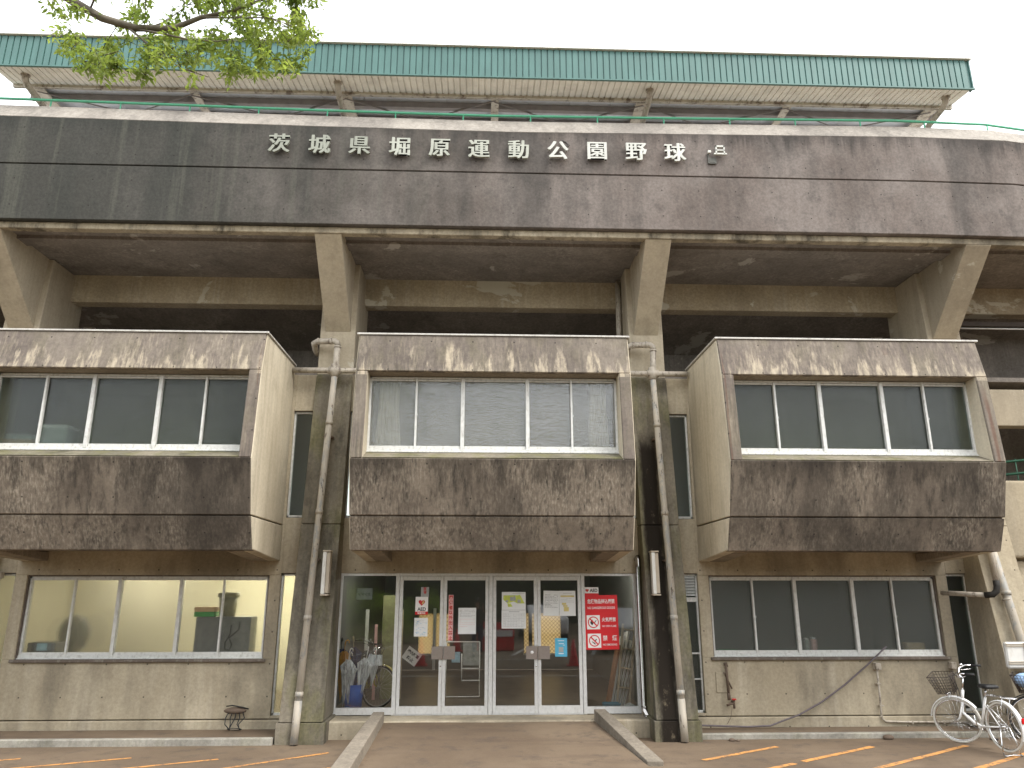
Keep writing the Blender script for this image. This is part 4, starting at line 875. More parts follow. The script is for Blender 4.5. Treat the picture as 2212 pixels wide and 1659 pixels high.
# red prohibition board
t, w_, h = notice('prohibition_sign', 'large red board forbidding dangerous goods, open flame and smoking, on the right side light', 'sign', 1.640, 2.168, .935, 1.765, M['sign_red'], y=W+.035, rot=radians(-.6), th=.006)
def tx(s_, size, x, z, mw, col_='sign_white', off=.0012): return glyphs(s_, size, x, z, -.0075, .0008, M[col_], off=off, parent=t, maxw=mw)
tx('危険物品持込厳禁', .075, .0, .735, .44); tx('NO DANGEROUS GOODS', .05, .0, .635, .44, off=.0006)
tx('火気厳禁', .07, .115, .455, .225); tx('NO OPEN FLAME', .04, .118, .355, .225, off=.0004)
tx('禁', .085, .045, .175, .075); tx('煙', .085, .195, .175, .075); tx('NO SMOKING', .042, .118, .075, .225, off=.0004)
def nosign(x, z, cig):
    m = MB(); m.box(x-.105, x+.105, -.0085, -.006, z-.107, z+.107); m.build('pictogram_panel', M['sign_white'], t)
    m = MB(); n = 36; vs = []
    for r_ in (.088, .073):
        vs += [(x+r_*cos(2*pi*i/n), -.0095, z+r_*sin(2*pi*i/n)) for i in range(n)]
    m.add(vs, [(i, (i+1) % n, n+(i+1) % n, n+i) for i in range(n)])
    d = .055; e = .007; m.add([(x-d-e, -.0097, z+d-e), (x-d+e, -.0097, z+d+e), (x+d+e, -.0097, z-d+e), (x+d-e, -.0097, z-d-e)], [(0, 1, 2, 3)]); m.build('prohibition_ring', M['sign_red'], t)
    m = MB()
    if cig: m.plate([(x-.045, z-.005), (x-.035, z-.02), (x-.002, z-.05), (x+.018, z-.06), (x+.01, z-.035)], -.009, -.0086); m.plate([(x+.0, z+.0), (x+.03, z+.03), (x+.04, z+.02), (x+.012, z-.012)], -.009, -.0086)
    else: m.plate([(x-.05, z+.0), (x-.035, z+.03), (x-.03, z+.012), (x-.012, z+.045), (x-.008, z+.01), (x+.005, z-.0), (x-.005, z-.03), (x-.022, z-.045), (x-.042, z-.025)], -.009, -.0086); m.plate([(x+.01, z-.005), (x+.045, z+.035), (x+.05, z+.025), (x+.02, z-.012)], -.009, -.0086)
    m.build('pictogram', M['print_black'], t)
nosign(-.135, .415, False); nosign(-.128, .135, True)
t, w_, h = notice('aed_sign', 'small AED label with a heart just above the red board', 'sign', 1.634, 1.863, 1.764, 1.888, M['sign_white'])
m = MB(); heart(m, -.07, .075, .03, -.0055, -.003); m.build('heart', M['print_red'], t); glyphs('AED', .072, .035, .075, -.0045, .0008, M['print_black'], off=.002, parent=t, maxw=.125); rows(t, [(-w_, w_, 0, .03)], M['sign_red'], name='red_strip')
t, w_, h = notice('window_notice', 'grey card seen from behind at the top of the left side light, mirrored lettering', 'notice', -2.03, -1.772, 1.698, 1.872, M['grey_card'], y=W+.09)
glyphs('エンジン', .05, 0, .085, -.0045, .0006, M['print_black'], parent=t, sx=-1, off=.001)

# ------------------------------------------------------------------ things inside the lobby
m1 = MB(); m1.lathe((0, 0, 0), [(.0, .0), (.13, .0), (.155, .40), (.145, .40), (.12, .02), (0, .02)], 20)
t = thing('umbrella_bin', 'bright blue plastic bin holding the umbrellas inside the left side light', 'bin', (-2.05, 12.85, -.01)); m1.build('bin_wall', M['blue_bucket'], t)
pm = N('clear_vinyl'); q1 = pm.n('ShaderNodeBsdfTransparent'); q1.inputs[0].default_value = (.9, .93, .95, 1); q2 = pm.n('ShaderNodeBsdfPrincipled'); q2.inputs['Base Color'].default_value = (.88, .9, .92, 1); q2.inputs['Roughness'].default_value = .2
q3 = pm.n('ShaderNodeMixShader'); pm.L(pm.rng(pm.noise(sc=(30, 30, 3), detail=3), .4, .6, .45, .95), q3.inputs[0]); pm.L(q1.outputs[0], q3.inputs[1]); pm.L(q2.outputs[0], q3.inputs[2]); pm.L(q3.outputs[0], pm.out.inputs[0]); M['vinyl'] = pm.mat
def umbrella(x, y, z, L_, tx_, ty_, mat, hmat, lab, rz):
    t = thing('umbrella', lab, 'umbrella', (x, y, z), rz); d = Vector((tx_, ty_, 1)).normalized()
    R_ = d.to_track_quat('Z', 'Y').to_matrix().to_4x4()
    m = MB(); pr = []; n = 16
    vs = []
    for j, (r_, h_) in enumerate(((.006, 0), (.035, .14), (.07, .34), (.105, .50), (.135, L_-.10), (.03, L_+.0))):
        for k in range(n): a = 2*pi*k/n; q = r_*(1 if k % 2 else .55); vs.append((q*cos(a), q*sin(a), h_+(0 if k % 2 else -.02)))
    m.add(vs, [(j*n+k, j*n+(k+1) % n, (j+1)*n+(k+1) % n, (j+1)*n+k) for j in range(5) for k in range(n)], 0, False); m.build('canopy', mat, t, M=R_)
    m = MB(); m.tube([(0, 0, -.03), (0, 0, L_+.06), (0, 0, L_+.12), (.015, 0, L_+.155), (.045, 0, L_+.165), (.072, 0, L_+.15), (.08, 0, L_+.115)], [.004, .006, .011, .011, .011, .011, .011], 8); m.build('handle', hmat, t, M=R_)
hb = plain('amber_handle', (.5, .25, .04), .3)
umbrella(-2.10, 12.74, .06, .66, -.04, -.02, M['vinyl'], M['sign_white'], 'clear vinyl umbrella with a white hook at the front of the blue bin', .3)
umbrella(-2.20, 12.78, .10, .68, -.10, -.02, M['vinyl'], M['sign_white'], 'clear vinyl umbrella with a white hook at the left of the blue bin', 2.4)
umbrella(-1.98, 12.80, .08, .72, .16, .02, M['vinyl'], M['sign_white'], 'clear vinyl umbrella leaning right out of the blue bin with a tall white hook', .1)
umbrella(-2.22, 12.92, .15, .78, -.08, .05, M['navy'], M['print_black'], 'navy umbrella with a black hook at the back left of the blue bin', 1.)
umbrella(-2.06, 12.95, .15, .80, .02, .05, M['navy'], M['wood'], 'navy umbrella with a wooden hook behind the clear umbrellas', 2.)
umbrella(-2.26, 12.85, .16, .74, -.06, .03, hb, hb, 'amber umbrella with an amber hook at the window edge', 2.8)
umbrella(-1.80, 13.02, .33, .44, .12, .02, M['vinyl'], M['sign_white'], 'clear vinyl umbrella hanging over the old bicycle', .5)
for i, (x, y, wx, h, mt, lab, tl) in enumerate(((-2.12, 14.2, .06, 1.5, 'white_wood', 'tall white board leaning at the left of the lobby', .02), (-1.92, 14.0, .05, 1.25, 'print_pink', 'pinkish board edge standing in the left of the lobby', .0), (-1.80, 14.1, .30, 1.75, 'olive', 'tall olive notice panel standing in the left of the lobby', 0), (-1.48, 14.1, .05, 1.5, 'wood', 'wooden post standing in the lobby behind the old bicycle', 0))):
    m = MB(); m.box(x, x+wx, y, y+.03, 0, h); mat = M.get(mt) or plain('olive_panel', (.20, .20, .10), .7)
    simple('board', lab, 'board', m, mat)
for i in range(6):
    t = thing('white_board', ['brown plank leaning in the right of the lobby', 'first white board of the leaning stack', 'second white board of the leaning stack', 'third white board of the leaning stack, narrow', 'fourth white board of the leaning stack, narrow', 'last white board of the leaning stack, nearest the frame'][i] , 'board', (2.0+i*.055 if i else 2.02, 12.85+.03*i, -.01), 0, 'boards leaning in the lobby')
    t.rotation_euler = (radians(-8), radians(14+i*.8), 0); m = MB(); m.box(0, .035, 0, .30, 0, [1.02, 1.18, 1.25, 1.1, 1.0, .98][i]); m.build('panel', M['brown_wood'] if i == 0 else M['white_wood'], t, .003)
    if i: m = MB(); m.box(.008, .026, -.004, 0, .02, .9); m.build('groove', M['print_grey'], t)
t = thing('crate', 'teal plastic crate at the foot of the leaning boards', 'crate', (2.06, 12.75, -.01)); m = MB()
for b in ((-.13, .13, -.09, .09, 0, .02), (-.13, .13, -.09, -.075, .02, .12), (-.13, .13, .075, .09, .02, .12), (-.13, -.115, -.075, .075, .02, .12), (.115, .13, -.075, .075, .02, .12)): m.box(*b)
m.build('crate_wall', M['teal'], t, .004); m = MB(); m.box(-.138, .138, -.098, -.09, .098, .12); m.box(-.05, .05, -.094, -.09, .05, .075); m.build('rim', M['teal'], t)
t = thing('step_ladder', 'cream wooden step ladder leaning at the right edge of the lobby', 'ladder', (2.36, 12.9, -.01)); t.rotation_euler = (0, radians(7), 0)
m = MB(); m.box(-.20, -.17, 0, .05, 0, 1.3); m.box(.0, .03, 0, .05, 0, 1.45); m.build('rail', M['wood'], t)
for z in (.3, .6, .9, 1.2): m = MB(); m.box(-.17, .0, .0, .06, z, z+.025); m.build('step', M['wood'], t)
m = MB(); m.ball((2.34, 12.66, .05), .09, .07, .07); simple('sack', 'grey bag slumped on the lobby floor by the ladder', 'bag', m, M['grey_card'])
# whiteboard stand seen through the second leaf
t = thing('display_stand', 'thin white metal display stand in the lobby behind the second door leaf', 'stand', (-.35, 14.2, -.01)); m = MB()
for a, b in (((-.30, 0, .03), (-.30, 0, .95)), ((.30, 0, .03), (.30, 0, .95)), ((-.30, 0, .95), (.30, 0, .95)), ((-.30, 0, .03), (.30, 0, .03)), ((-.02, -.02, .5), (.30, -.02, .5)), ((-.02, -.02, .75), (-.02, -.02, .3)), ((-.02, -.02, .3), (.3, -.02, .3))): m.bar(a, b, .012, 6)
m.build('stand_frame', M['white_paint'], t); m = MB(); m.box(0, .29, -.01, 0, .55, .94); m.build('display_panel', M['grey_card'], t); m = MB(); m.box(-.2, -.05, -.03, -.025, .6, .78); m.build('leaflet', M['pale_blue'], t)

# ------------------------------------------------------------------ bicycles
def wheel(t, c, ax, R_, tyre, rim, name='wheel', spokes=28):
    ax = Vector(ax).normalized(); a = Vector((0, 0, 1)); u = ax.cross(a).normalized(); c = Vector(c)
    e = bpy.data.objects.new(name, None); m = MB(); m.ring(c, ax, R_-.016, .016, 48, 8)
    o = m.build(name, tyre, t)
    m = MB(); m.ring(c, ax, R_-.037, .009, 48, 6); m.build('rim', rim, o)
    m = MB()
    for i in range(spokes):
        th = 2*pi*i/spokes; d = u*cos(th)+a*sin(th); pr = u*cos(th+1.3*(1 if i % 2 else -1))+a*sin(th+1.3*(1 if i % 2 else -1)); m.bar(c+pr*.022+ax*.02*(1 if (i//2) % 2 else -1), c+d*(R_-.042), .0014, 4)
    m.bar(c-ax*.04, c+ax*.04, .016, 10); m.build('spokes', M['chrome'], o)
def city_bike(t, frame, tyre, rim, steer=0., R_=.325, wb=1.02, basket=True, lower=.0, bmat=None, rack=True):
    """x runs from the rear hub (0) to the front hub (wb); origin on the ground under the rear hub"""
    fz = R_; H_ = Vector((wb, 0, fz)); rear = Vector((0, 0, fz)); bb = Vector((.40, 0, .27)); seat_t = Vector((.24, 0, .66)); headb = Vector((wb-.13, 0, .56)); headt = Vector((wb-.175, 0, .72))
    wheel(t, rear, (0, 1, 0), R_, tyre, rim)
    m = MB(); m.tube([headb, Vector((.72, 0, .42)), Vector((.52, 0, .30)), bb], .021, 12); m.bar(bb, seat_t, .017, 10); m.bar(headb-(headt-headb)*.15, headt, .021, 12)
    for s_ in (-1, 1): m.tube([bb+Vector((0, s_*.03, 0)), Vector((.2, s_*.05, .29)), rear+Vector((0, s_*.06, 0))], .009, 8); m.bar(rear+Vector((0, s_*.06, 0)), seat_t+Vector((0.01, s_*.015, -.1)), .008, 8)
    m.bar(bb+Vector((0, -.04, 0)), bb+Vector((0, .04, 0)), .024, 12); m.build('frame', frame, t)
    m = MB(); m.bar(seat_t, seat_t+Vector((-.035, 0, .10)), .013, 10); m.build('seat_post', M['chrome'], t)
    m = MB(); c = seat_t+Vector((-.04, 0, .14)); vs = []
    ou = [(-.13, .085), (-.12, .10), (-.05, .10), (.02, .055), (.09, .028), (.13, .018), (.14, 0)]; ou = ou+[(x, -y) for x, y in ou[-2::-1]]
    n = len(ou); vs = [(c.x+x, c.y+y, c.z-.02) for x, y in ou]+[(c.x+x*1.02, c.y+y*1.02, c.z+.012) for x, y in ou]+[(c.x+x*.7-.01, c.y+y*.7, c.z+.03) for x, y in ou]
    m.add(vs, [tuple(range(n-1, -1, -1)), tuple(range(2*n, 3*n))]+[(i, (i+1) % n, n+(i+1) % n, n+i) for i in range(n)]+[(n+i, n+(i+1) % n, 2*n+(i+1) % n, 2*n+i) for i in range(n)], 0, True); m.build('saddle', M['black_rubber'], t)
    m = MB()
    for q in (-1, 1): m.tube([(c.x-.09, q*.04, c.z-.02), (c.x-.08, q*.04, c.z-.05), (c.x-.05, q*.04, c.z-.05), (c.x-.05, q*.04, c.z-.02)], .005, 6)
    m.build('saddle_spring', M['chrome'], t)
    # rear mudguard, chaincase, cranks, stand, rack, reflector
    def guard(c0, a0, a1, par, mat, yoff=0):
        m = MB(); n = 18; vs = []
        for i in range(n+1):
            a = a0+(a1-a0)*i/n; r_ = R_+.022
            for yy, rr in ((-.028, r_-.012), (-.018, r_), (.018, r_), (.028, r_-.012)): vs.append((c0.x+rr*cos(a), c0.y+yy, c0.z+rr*sin(a)))
        m.add(vs, [(i*4+k, i*4+k+1, i*4+k+5, i*4+k+4) for i in range(n) for k in range(3)], 0, True); return m
    guard(rear, radians(60), radians(205), t, frame).build('rear_mudguard', frame, t)
    m = MB()
    for s_ in (-1, 1): m.bar(rear+Vector((0, s_*.05, 0)), rear+Vector((-(R_+.01)*.82, s_*.028, (R_+.01)*.57)), .003, 5)
    m.ring(bb+Vector((0, -.05, 0)), (0, 1, 0), .07, .006, 24, 6); m.bar(bb+Vector((0, -.05, .06)), rear+Vector((0, -.05, .025)), .004, 5); m.bar(bb+Vector((0, -.05, -.06)), rear+Vector((0, -.05, -.025)), .004, 5)
    for s_, dz in ((-1, -.16), (1, .16)): m.bar(bb+Vector((0, s_*.065, 0)), bb+Vector((.03*s_, s_*.075, dz)), .008, 8)
    m.build('crankset', M['chrome'], t)
    for s_, dz in ((-1, -.16), (1, .16)): m = MB(); p = bb+Vector((.03*s_, s_*.12, dz)); m.box(p.x-.04, p.x+.04, p.y-.045, p.y+.035, p.z-.012, p.z+.012); m.build('pedal', M['black_rubber'], t, .004)
    m = MB()
    for s_ in (-1, 1): m.tube([rear+Vector((0, s_*.07, 0)), Vector((-.03, s_*.11, .12)), Vector((-.05, s_*.13, lower+.012)), ], .008, 8)
    m.tube([(-.05, -.13, lower+.012), (-.085, -.12, lower+.006), (-.07, 0, lower+.012), (-.085, .12, lower+.006), (-.05, .13, lower+.012)], .008, 8); m.build('kickstand', M['chrome'], t)
    if rack:
        m = MB()
        for yy in (-.06, 0, .06): m.bar((.16, yy, R_*2+.07), (-.25, yy, R_*2+.055), .005, 6)
        m.tube([(.16, -.06, R_*2+.07), (.18, 0, R_*2+.07), (.16, .06, R_*2+.07)], .005, 6); m.tube([(-.25, -.06, R_*2+.055), (-.27, 0, R_*2+.055), (-.25, .06, R_*2+.055)], .005, 6); m.bar((-.05, -.06, R_*2+.06), (-.05, .06, R_*2+.06), .005, 6)
        for s_ in (-1, 1): m.bar((-.12, s_*.06, R_*2+.06), rear+Vector((0, s_*.06, 0)), .004, 6)
        m.build('rear_rack', M['chrome'], t)
    m = MB(); a = radians(163); p = Vector(((R_+.04)*cos(a), 0, R_+(R_+.04)*sin(a))); m.box(p.x-.012, p.x+.008, -.025, .025, p.z-.03, p.z+.04); m.build('rear_reflector', M['reflector'], t, .006)
    # steered front end
    f = empty('front_fork', headt, 0, t); ax = (headb-headt).normalized()
    f.rotation_mode = 'AXIS_ANGLE'; f.rotation_axis_angle = (-steer, ax.x, ax.y, ax.z); I = Matrix.Translation(-headt)
    def fb(mb, nm, mat, bv=0): return mb.build(nm, mat, f, bv, M=I)
    m = MB(); m.bar(headb, headb+Vector((0, 0, 0)), .01)
    m = MB(); cr = headb+ax*.06
    for s_ in (-1, 1): m.tube([cr+Vector((0, s_*.02, .01)), cr+Vector((.01, s_*.045, -.02)), cr+Vector((.06, s_*.05, -.15)), H_+Vector((0, s_*.05, 0))], .012, 8)
    m.bar(cr+Vector((0, -.045, 0)), cr+Vector((0, .045, 0)), .014, 8); fb(m, 'fork_blades', frame)
    m = MB(); st = headt-ax*.16; m.bar(headt, st, .012, 10); hb_ = []
    for s_ in (-1, 1): m.tube([st, st+Vector((.05, s_*.05, .05)), st+Vector((.05, s_*.16, .11)), st+Vector((-.02, s_*.25, .13)), st+Vector((-.12, s_*.27, .12))], .011, 8)
    for s_ in (-1, 1): m.tube([st+Vector((.03, s_*.17, .09)), st+Vector((.02, s_*.22, .07)), st+Vector((-.09, s_*.24, .08))], .005, 6)
    m.ball(st+Vector((.02, -.2, .15)), .025, .025, .02); fb(m, 'handlebar', M['chrome'])
    for s_ in (-1, 1): m = MB(); m.bar(st+Vector((-.10, s_*.267, .122)), st+Vector((-.22, s_*.275, .11)), .016, 10); fb(m, 'grip', M['black_rubber'])
    m = MB(); m.tube([st+Vector((.03, .17, .09)), st+Vector((.14, .1, .06)), st+Vector((.12, .03, -.1)), cr+Vector((.03, 0, .05))], .004, 6); m.tube([st+Vector((.03, -.17, .09)), st+Vector((.16, -.12, .0)), st+Vector((.1, -.03, -.15)), headb], .004, 6); fb(m, 'brake_cable', M['black_rubber'])
    g_ = guard(H_, radians(10), radians(150), f, frame); fb(g_, 'front_mudguard', frame)
    ee = wheel_at(f, H_, R_, tyre, rim, I)
    if basket:
        b0 = Vector((wb-.03, 0, .70)); m = MB(); wv = .0036
        def ringat(z, lx, ly, r_=wv): cx = b0.x+.05+.04*z/.22; m.tube([(cx-lx, -ly, b0.z+z), (cx+lx, -ly, b0.z+z), (cx+lx, ly, b0.z+z), (cx-lx, ly, b0.z+z)], r_, 5, closed=True)
        for j in range(7): z = .24*j/6; ringat(z, .105+.035*j/6, .14+.045*j/6, wv if j < 6 else .006)
        def wl(fx, fy): m.bar((b0.x+.05+fx*.105, fy*.14, b0.z), (b0.x+.05+.043+fx*.14, fy*.185, b0.z+.24), wv, 5)
        for i in range(8): q = -1+2*i/7; wl(q, -1); wl(q, 1); wl(-1, q); wl(1, q)
        for i in range(6): q = -1+2*i/5; m.bar((b0.x+.05-.105, q*.14, b0.z), (b0.x+.05+.105, q*.14, b0.z), wv, 5)
        fb(m, 'basket', M['wire'])
    m = MB(); m.tube([H_+Vector((0, .055, 0)), Vector((wb+.02, .055, .60)), Vector((wb-.0, .04, .70))], .005, 6); m.tube([H_+Vector((0, -.055, 0)), Vector((wb+.02, -.055, .60)), Vector((wb-.0, -.04, .70))], .005, 6); m.ball(Vector((wb+.04, 0, .66)), .03, .025, .03); fb(m, 'basket_stay', M['chrome'])
    return f
def wheel_at(f, c, R_, tyre, rim, I):
    t2 = MB(); t2.ring(c, (0, 1, 0), R_-.016, .016, 48, 8); o = t2.build('front_wheel', tyre, f, M=I)
    m = MB(); m.ring(c, (0, 1, 0), R_-.037, .009, 48, 6)
    c = Vector(c)
    for i in range(28):
        th = 2*pi*i/28; q = th+1.3*(1 if i % 2 else -1); m.bar(c+Vector((cos(q)*.022, .02*(1 if (i//2) % 2 else -1), sin(q)*.022)), c+Vector((cos(th)*(R_-.042), 0, sin(th)*(R_-.042))), .0014, 4)
    m.bar(c-Vector((0, .04, 0)), c+Vector((0, .04, 0)), .016, 10); m.build('rim_and_spokes', rim, f, M=I); return o
bk = thing('bicycle', 'white city bicycle with a brown wire basket parked on its stand by the right wall', 'bicycle', (6.97, 10.52, GZ+.035), math.atan2(.99, -.14))
bk.rotation_euler = (0, math.atan(.035/.85), math.atan2(.99, -.14))
city_bike(bk, M['white_paint'], M['white_tyre'], M['chrome'], steer=radians(40), wb=.82, R_=.312, lower=-.03)
bk2 = thing('bicycle', 'second bicycle cut off by the right edge of the view, blue bag in its basket', 'bicycle', (8.52, 10.38, GZ), math.atan2(.76, -.65))
city_bike(bk2, M['print_black'], M['tyre'], M['chrome'], steer=radians(10), wb=1.02, R_=.33)
m = MB(); m.ball((0, 0, 0), .14, .11, .10, 14, 9); o = m.build('blue_bag', plain('pale_blue_cloth', (.28, .42, .62), .8)); tag(o, 'pale blue plastic bag lying in the basket of the second bicycle', 'bag'); o.location = (7.83, 11.22, GZ+.85)
bk3 = thing('bicycle', 'old dark bicycle with drop lamp standing inside the lobby behind the left side light', 'bicycle', (-2.12, 13.95, -.01), math.atan2(-.75, .35))
city_bike(bk3, M['olive_frame'], M['tyre'], plain('dull_grey_rim', (.5, .49, .45), .5), steer=radians(42), wb=.92, R_=.33, basket=False)
t, w_, h = notice('placard', 'tilted white placard with black lettering hanging on the old bicycle in the lobby', 'placard', -1.36, -1.10, .70, .92, M['sign_white'], y=13.1, rot=radians(35))
glyphs('場内駐車', .06, 0, .15, -.0045, .0008, M['print_black'], off=.002, parent=t, maxw=.22); glyphs('禁止', .06, 0, .06, -.0045, .0008, M['print_black'], off=.002, parent=t, maxw=.13)

# ------------------------------------------------------------------ things behind the office windows
def cab(loc, parts, name, lab, cat):
    t = thing(name, lab, cat, loc)
    for nm, b, mt in parts: m = MB(); m.box(*b); m.build(nm, M[mt], t, .006)
    return t
t = cab((-4.12, 12.62, .86), [('body', (-.45, .42, .0, .35, 0, .57), 'cab')], 'cabinet', 'grey metal cabinet pressed against the inside of the lit office window', 'cabinet')
m = MB(); m.tube([(.12, -.012, .45), (.11, -.012, .30), (.04, -.012, .18), (.05, -.012, .08), (.12, -.012, .07), (.15, -.012, .15), (.10, -.012, .25), (.24, -.012, .38), (.25, -.012, .5)], .008, 6); m.build('hanging_cord', M['black_rubber'], t)
cab((-4.46, 12.64, 1.432), [('carton', (-.16, .16, 0, .22, 0, .075), 'green_box'), ('lid', (-.162, .162, -.002, .222, .076, .15), 'orange_box')], 'box', 'green and orange cardboard box on top of the grey cabinet', 'box')
t = thing('waste_bin', 'olive lidded bin on top of the grey cabinet, right of the green box', 'bin', (-4.14, 12.78, 1.432)); m = MB(); m.lathe((0, 0, 0), [(0, 0), (.12, 0), (.145, .30), (0, .30)], 18); m.build('bin_wall', M['bin'], t); m = MB(); m.lathe((0, 0, .30), [(.17, 0), (.17, .05), (.15, .07), (0, .075)], 18); m.build('lid', M['bin'], t)
cab((-7.0, 12.75, .86), [('body', (-.21, .22, 0, .3, 0, .18), 'cab'), ('screen', (-.06, .10, -.01, .0, .06, .17), 'pale_blue')], 'printer', 'dark office machine with a pale blue panel behind the leftmost office pane', 'machine')
m = MB(); m.ball((-7.15, 14.0, 1.1), .26, .2, .32); simple('office_chair', 'dark rounded chair back standing deep in the lit office', 'chair', m, M['cab'])
cab((4.0, 12.62, .84), [('tray', (-.14, .15, 0, .2, 0, .065), 'green_box')], 'tray', 'bright green tray on the inner sill of the dark office window', 'tray')
cab((5.30, 12.62, .84), [('bottle', (-.04, .02, 0, .07, 0, .22), 'grey_card'), ('cap', (-.025, .005, .01, .05, .22, .25), 'sign_white')], 'bottle', 'white bottle on the inner sill, left of its twin', 'bottle')
cab((5.42, 12.64, .84), [('bottle', (-.04, .03, 0, .07, 0, .23), 'print_pink'), ('cap', (-.025, .015, .01, .05, .23, .26), 'sign_white')], 'bottle', 'pink bottle on the inner sill, beside the white bottle', 'bottle')
cab((7.08, 12.60, .84), [('carton', (-.15, .14, 0, .15, 0, .17), 'cardboard')], 'cardboard_box', 'brown cardboard box behind the rightmost pane of the dark office window', 'box')
m = MB(); m.box(3.75, 7.4, 12.75, 13.2, .78, .83); simple('desk', 'long pale desk top behind the dark office window', 'desk', m, M['white_wood'])
def curtain(x, wd, lab):
    m = MB(); n = 60; vs = []
    for j, z in enumerate((3.0, 3.8, 4.5, 4.93)):
        for i in range(n+1): u = i/n; tw = wd*(1 if j < 3 else .9)*(.85+.15*sin(j*2)); vs.append((x+(u-.5)*tw, 11.0+.035*sin(u*42+j*.4)+.015*sin(u*90), z))
    m.add(vs, [(j*(n+1)+i, j*(n+1)+i+1, (j+1)*(n+1)+i+1, (j+1)*(n+1)+i) for j in range(3) for i in range(n)], 0, True); o = simple('curtain', lab, 'curtain', m, M['curtain']); s_ = o.modifiers.new('th', 'SOLIDIFY'); s_.thickness = .004
curtain(-1.45, .42, 'cream curtain gathered at the left end of the middle bay window')
curtain(1.72, .34, 'cream curtain gathered at the right end of the middle bay window')
for i, (x, wd, mt, lab) in enumerate(((-.62, .20, 'sign_white', 'white box on the sill inside the middle bay, second pane'), (-.12, .30, 'sign_white', 'wide white box on the sill inside the middle bay, centre pane'))):
    cab((x, 10.98, 3.66), [('carton', (-wd/2, wd/2, 0, .15, 0, .20), mt)], 'box', lab, 'box')
cab((-6.9, 11.1, 3.66), [('carton', (-.22, .25, 0, .3, 0, .34), 'cardboard'), ('papers', (-.2, .2, .02, .25, .34, .42), 'grey_card')], 'cardboard_box', 'brown box with papers on top inside the left bay window', 'box')
cab((-6.4, 11.1, 3.66), [('carton', (-.2, .2, 0, .3, 0, .52), 'grey_card'), ('lid', (-.21, .21, -.01, .31, .52, .56), 'sign_white')], 'box', 'grey box with a white lid inside the left bay window', 'box')

# ------------------------------------------------------------------ foreground tree: limb reaching in from the upper left
import numpy as np
rs = np.random.RandomState(11)
def leaves(name, P, size, mat, parent=None, droop=.5, sizev=.35, I=None):
    """pointed leaf blades with a folded midrib, one small blade per point"""
    P = np.asarray(P); n = len(P); s = size*(1-sizev+2*sizev*rs.rand(n)); az = rs.rand(n)*2*pi; dz = -droop+rs.randn(n)*.45
    d = np.stack([np.cos(az), np.sin(az), dz], 1); d /= np.linalg.norm(d, axis=1)[:, None]
    r = rs.randn(n, 3)*.45+np.array([0, 0, 1.]); b = np.cross(d, r); b /= np.linalg.norm(b, axis=1)[:, None]; nn = np.cross(b, d)
    a = P; c = P+d*s[:, None]; mid = P+d*(s*.42)[:, None]; w_ = (s*.19)[:, None]; f_ = nn*(s*.06)[:, None]
    V = np.stack([a, mid+b*w_+f_, c-nn*(s*.08)[:, None], mid-b*w_+f_, mid], 1).reshape(-1, 3)
    if I is not None: V = V-np.array(I)
    k = np.arange(n)[:, None]*5; F = np.concatenate([k+np.array([[0, 4, 1]]), k+np.array([[1, 4, 2]]), k+np.array([[0, 3, 4]]), k+np.array([[4, 3, 2]])], 0)
    me = bpy.data.meshes.new(name); me.vertices.add(len(V)); me.vertices.foreach_set('co', V.ravel()); me.loops.add(F.size); me.loops.foreach_set('vertex_index', F.ravel().astype(np.int32))
    me.polygons.add(len(F)); me.polygons.foreach_set('loop_start', np.arange(0, F.size, 3, dtype=np.int32)); me.polygons.foreach_set('loop_total', np.full(len(F), 3, dtype=np.int32)); me.update(calc_edges=True)
    me.materials.append(mat); o = bpy.data.objects.new(name, me); col.objects.link(o)
    if parent: o.parent = parent
    return o
TO = (-5.6, 3.3, GZ)
tree = thing('tree', 'leafy zelkova whose bright green spray hangs into the top left of the view', 'tree', TO); TI = Matrix.Translation([-q for q in TO])
m = MB(); m.tube([(-5.6, 3.3, GZ-.05), (-5.58, 3.3, .3), (-5.5, 3.35, 2.), (-5.45, 3.4, 4.), (-5.3, 3.5, 5.6), (-5.5, 3.2, 7.5), (-5.7, 3.0, 9.5)], [.26, .19, .165, .15, .13, .09, .03], 16); m.build('trunk', M['bark'], tree, M=TI)
limbA = [(-5.4, 3.5, 5.9), (-4.9, 4.0, 6.9), (-4.3, 4.8, 7.1), (-3.802, 5.4, 6.909), (-3.579, 5.4, 6.725), (-3.282, 5.4, 6.545), (-3.001, 5.42, 6.469), (-2.695, 5.44, 6.493), (-2.473, 5.42, 6.594), (-2.205, 5.4, 6.65), (-1.826, 5.38, 6.83), (-1.4, 5.4, 7.1)]
limbB = [(-3.0, 5.42, 6.46), (-2.76, 5.38, 6.388), (-2.478, 5.33, 6.289), (-2.25, 5.3, 6.26), (-2.091, 5.28, 6.278)]
limbC = [(-3.075, 5.42, 6.48), (-2.95, 5.4, 6.37), (-2.864, 5.45, 6.301), (-2.616, 5.5, 6.147), (-2.377, 5.5, 6.063)]
limbD = [(-2.473, 5.42, 6.594), (-2.1, 5.3, 6.5), (-1.8, 5.2, 6.42), (-1.6, 5.15, 6.3)]
limbE = [(-3.4, 5.4, 6.61), (-3.2, 5.2, 6.8), (-3.05, 5.0, 7.0)]; limbF = [(-2.9, 5.43, 6.48), (-2.85, 5.6, 6.7), (-2.7, 5.7, 7.0)]
limbG = [(-2.205, 5.4, 6.65), (-1.95, 5.5, 6.7), (-1.7, 5.55, 6.6)]
m = MB(); m.tube(limbA, [.085, .07, .055, .042, .037, .033, .030, .025, .02, .016, .011, .006], 10)
for L_, r0 in ((limbB, .011), (limbC, .011), (limbD, .010), (limbE, .009), (limbF, .010), (limbG, .008)): m.tube(L_, [r0*(1-.7*i/(len(L_)-1)) for i in range(len(L_))], 8)
m.build('limb', M['bark'], tree, M=TI)
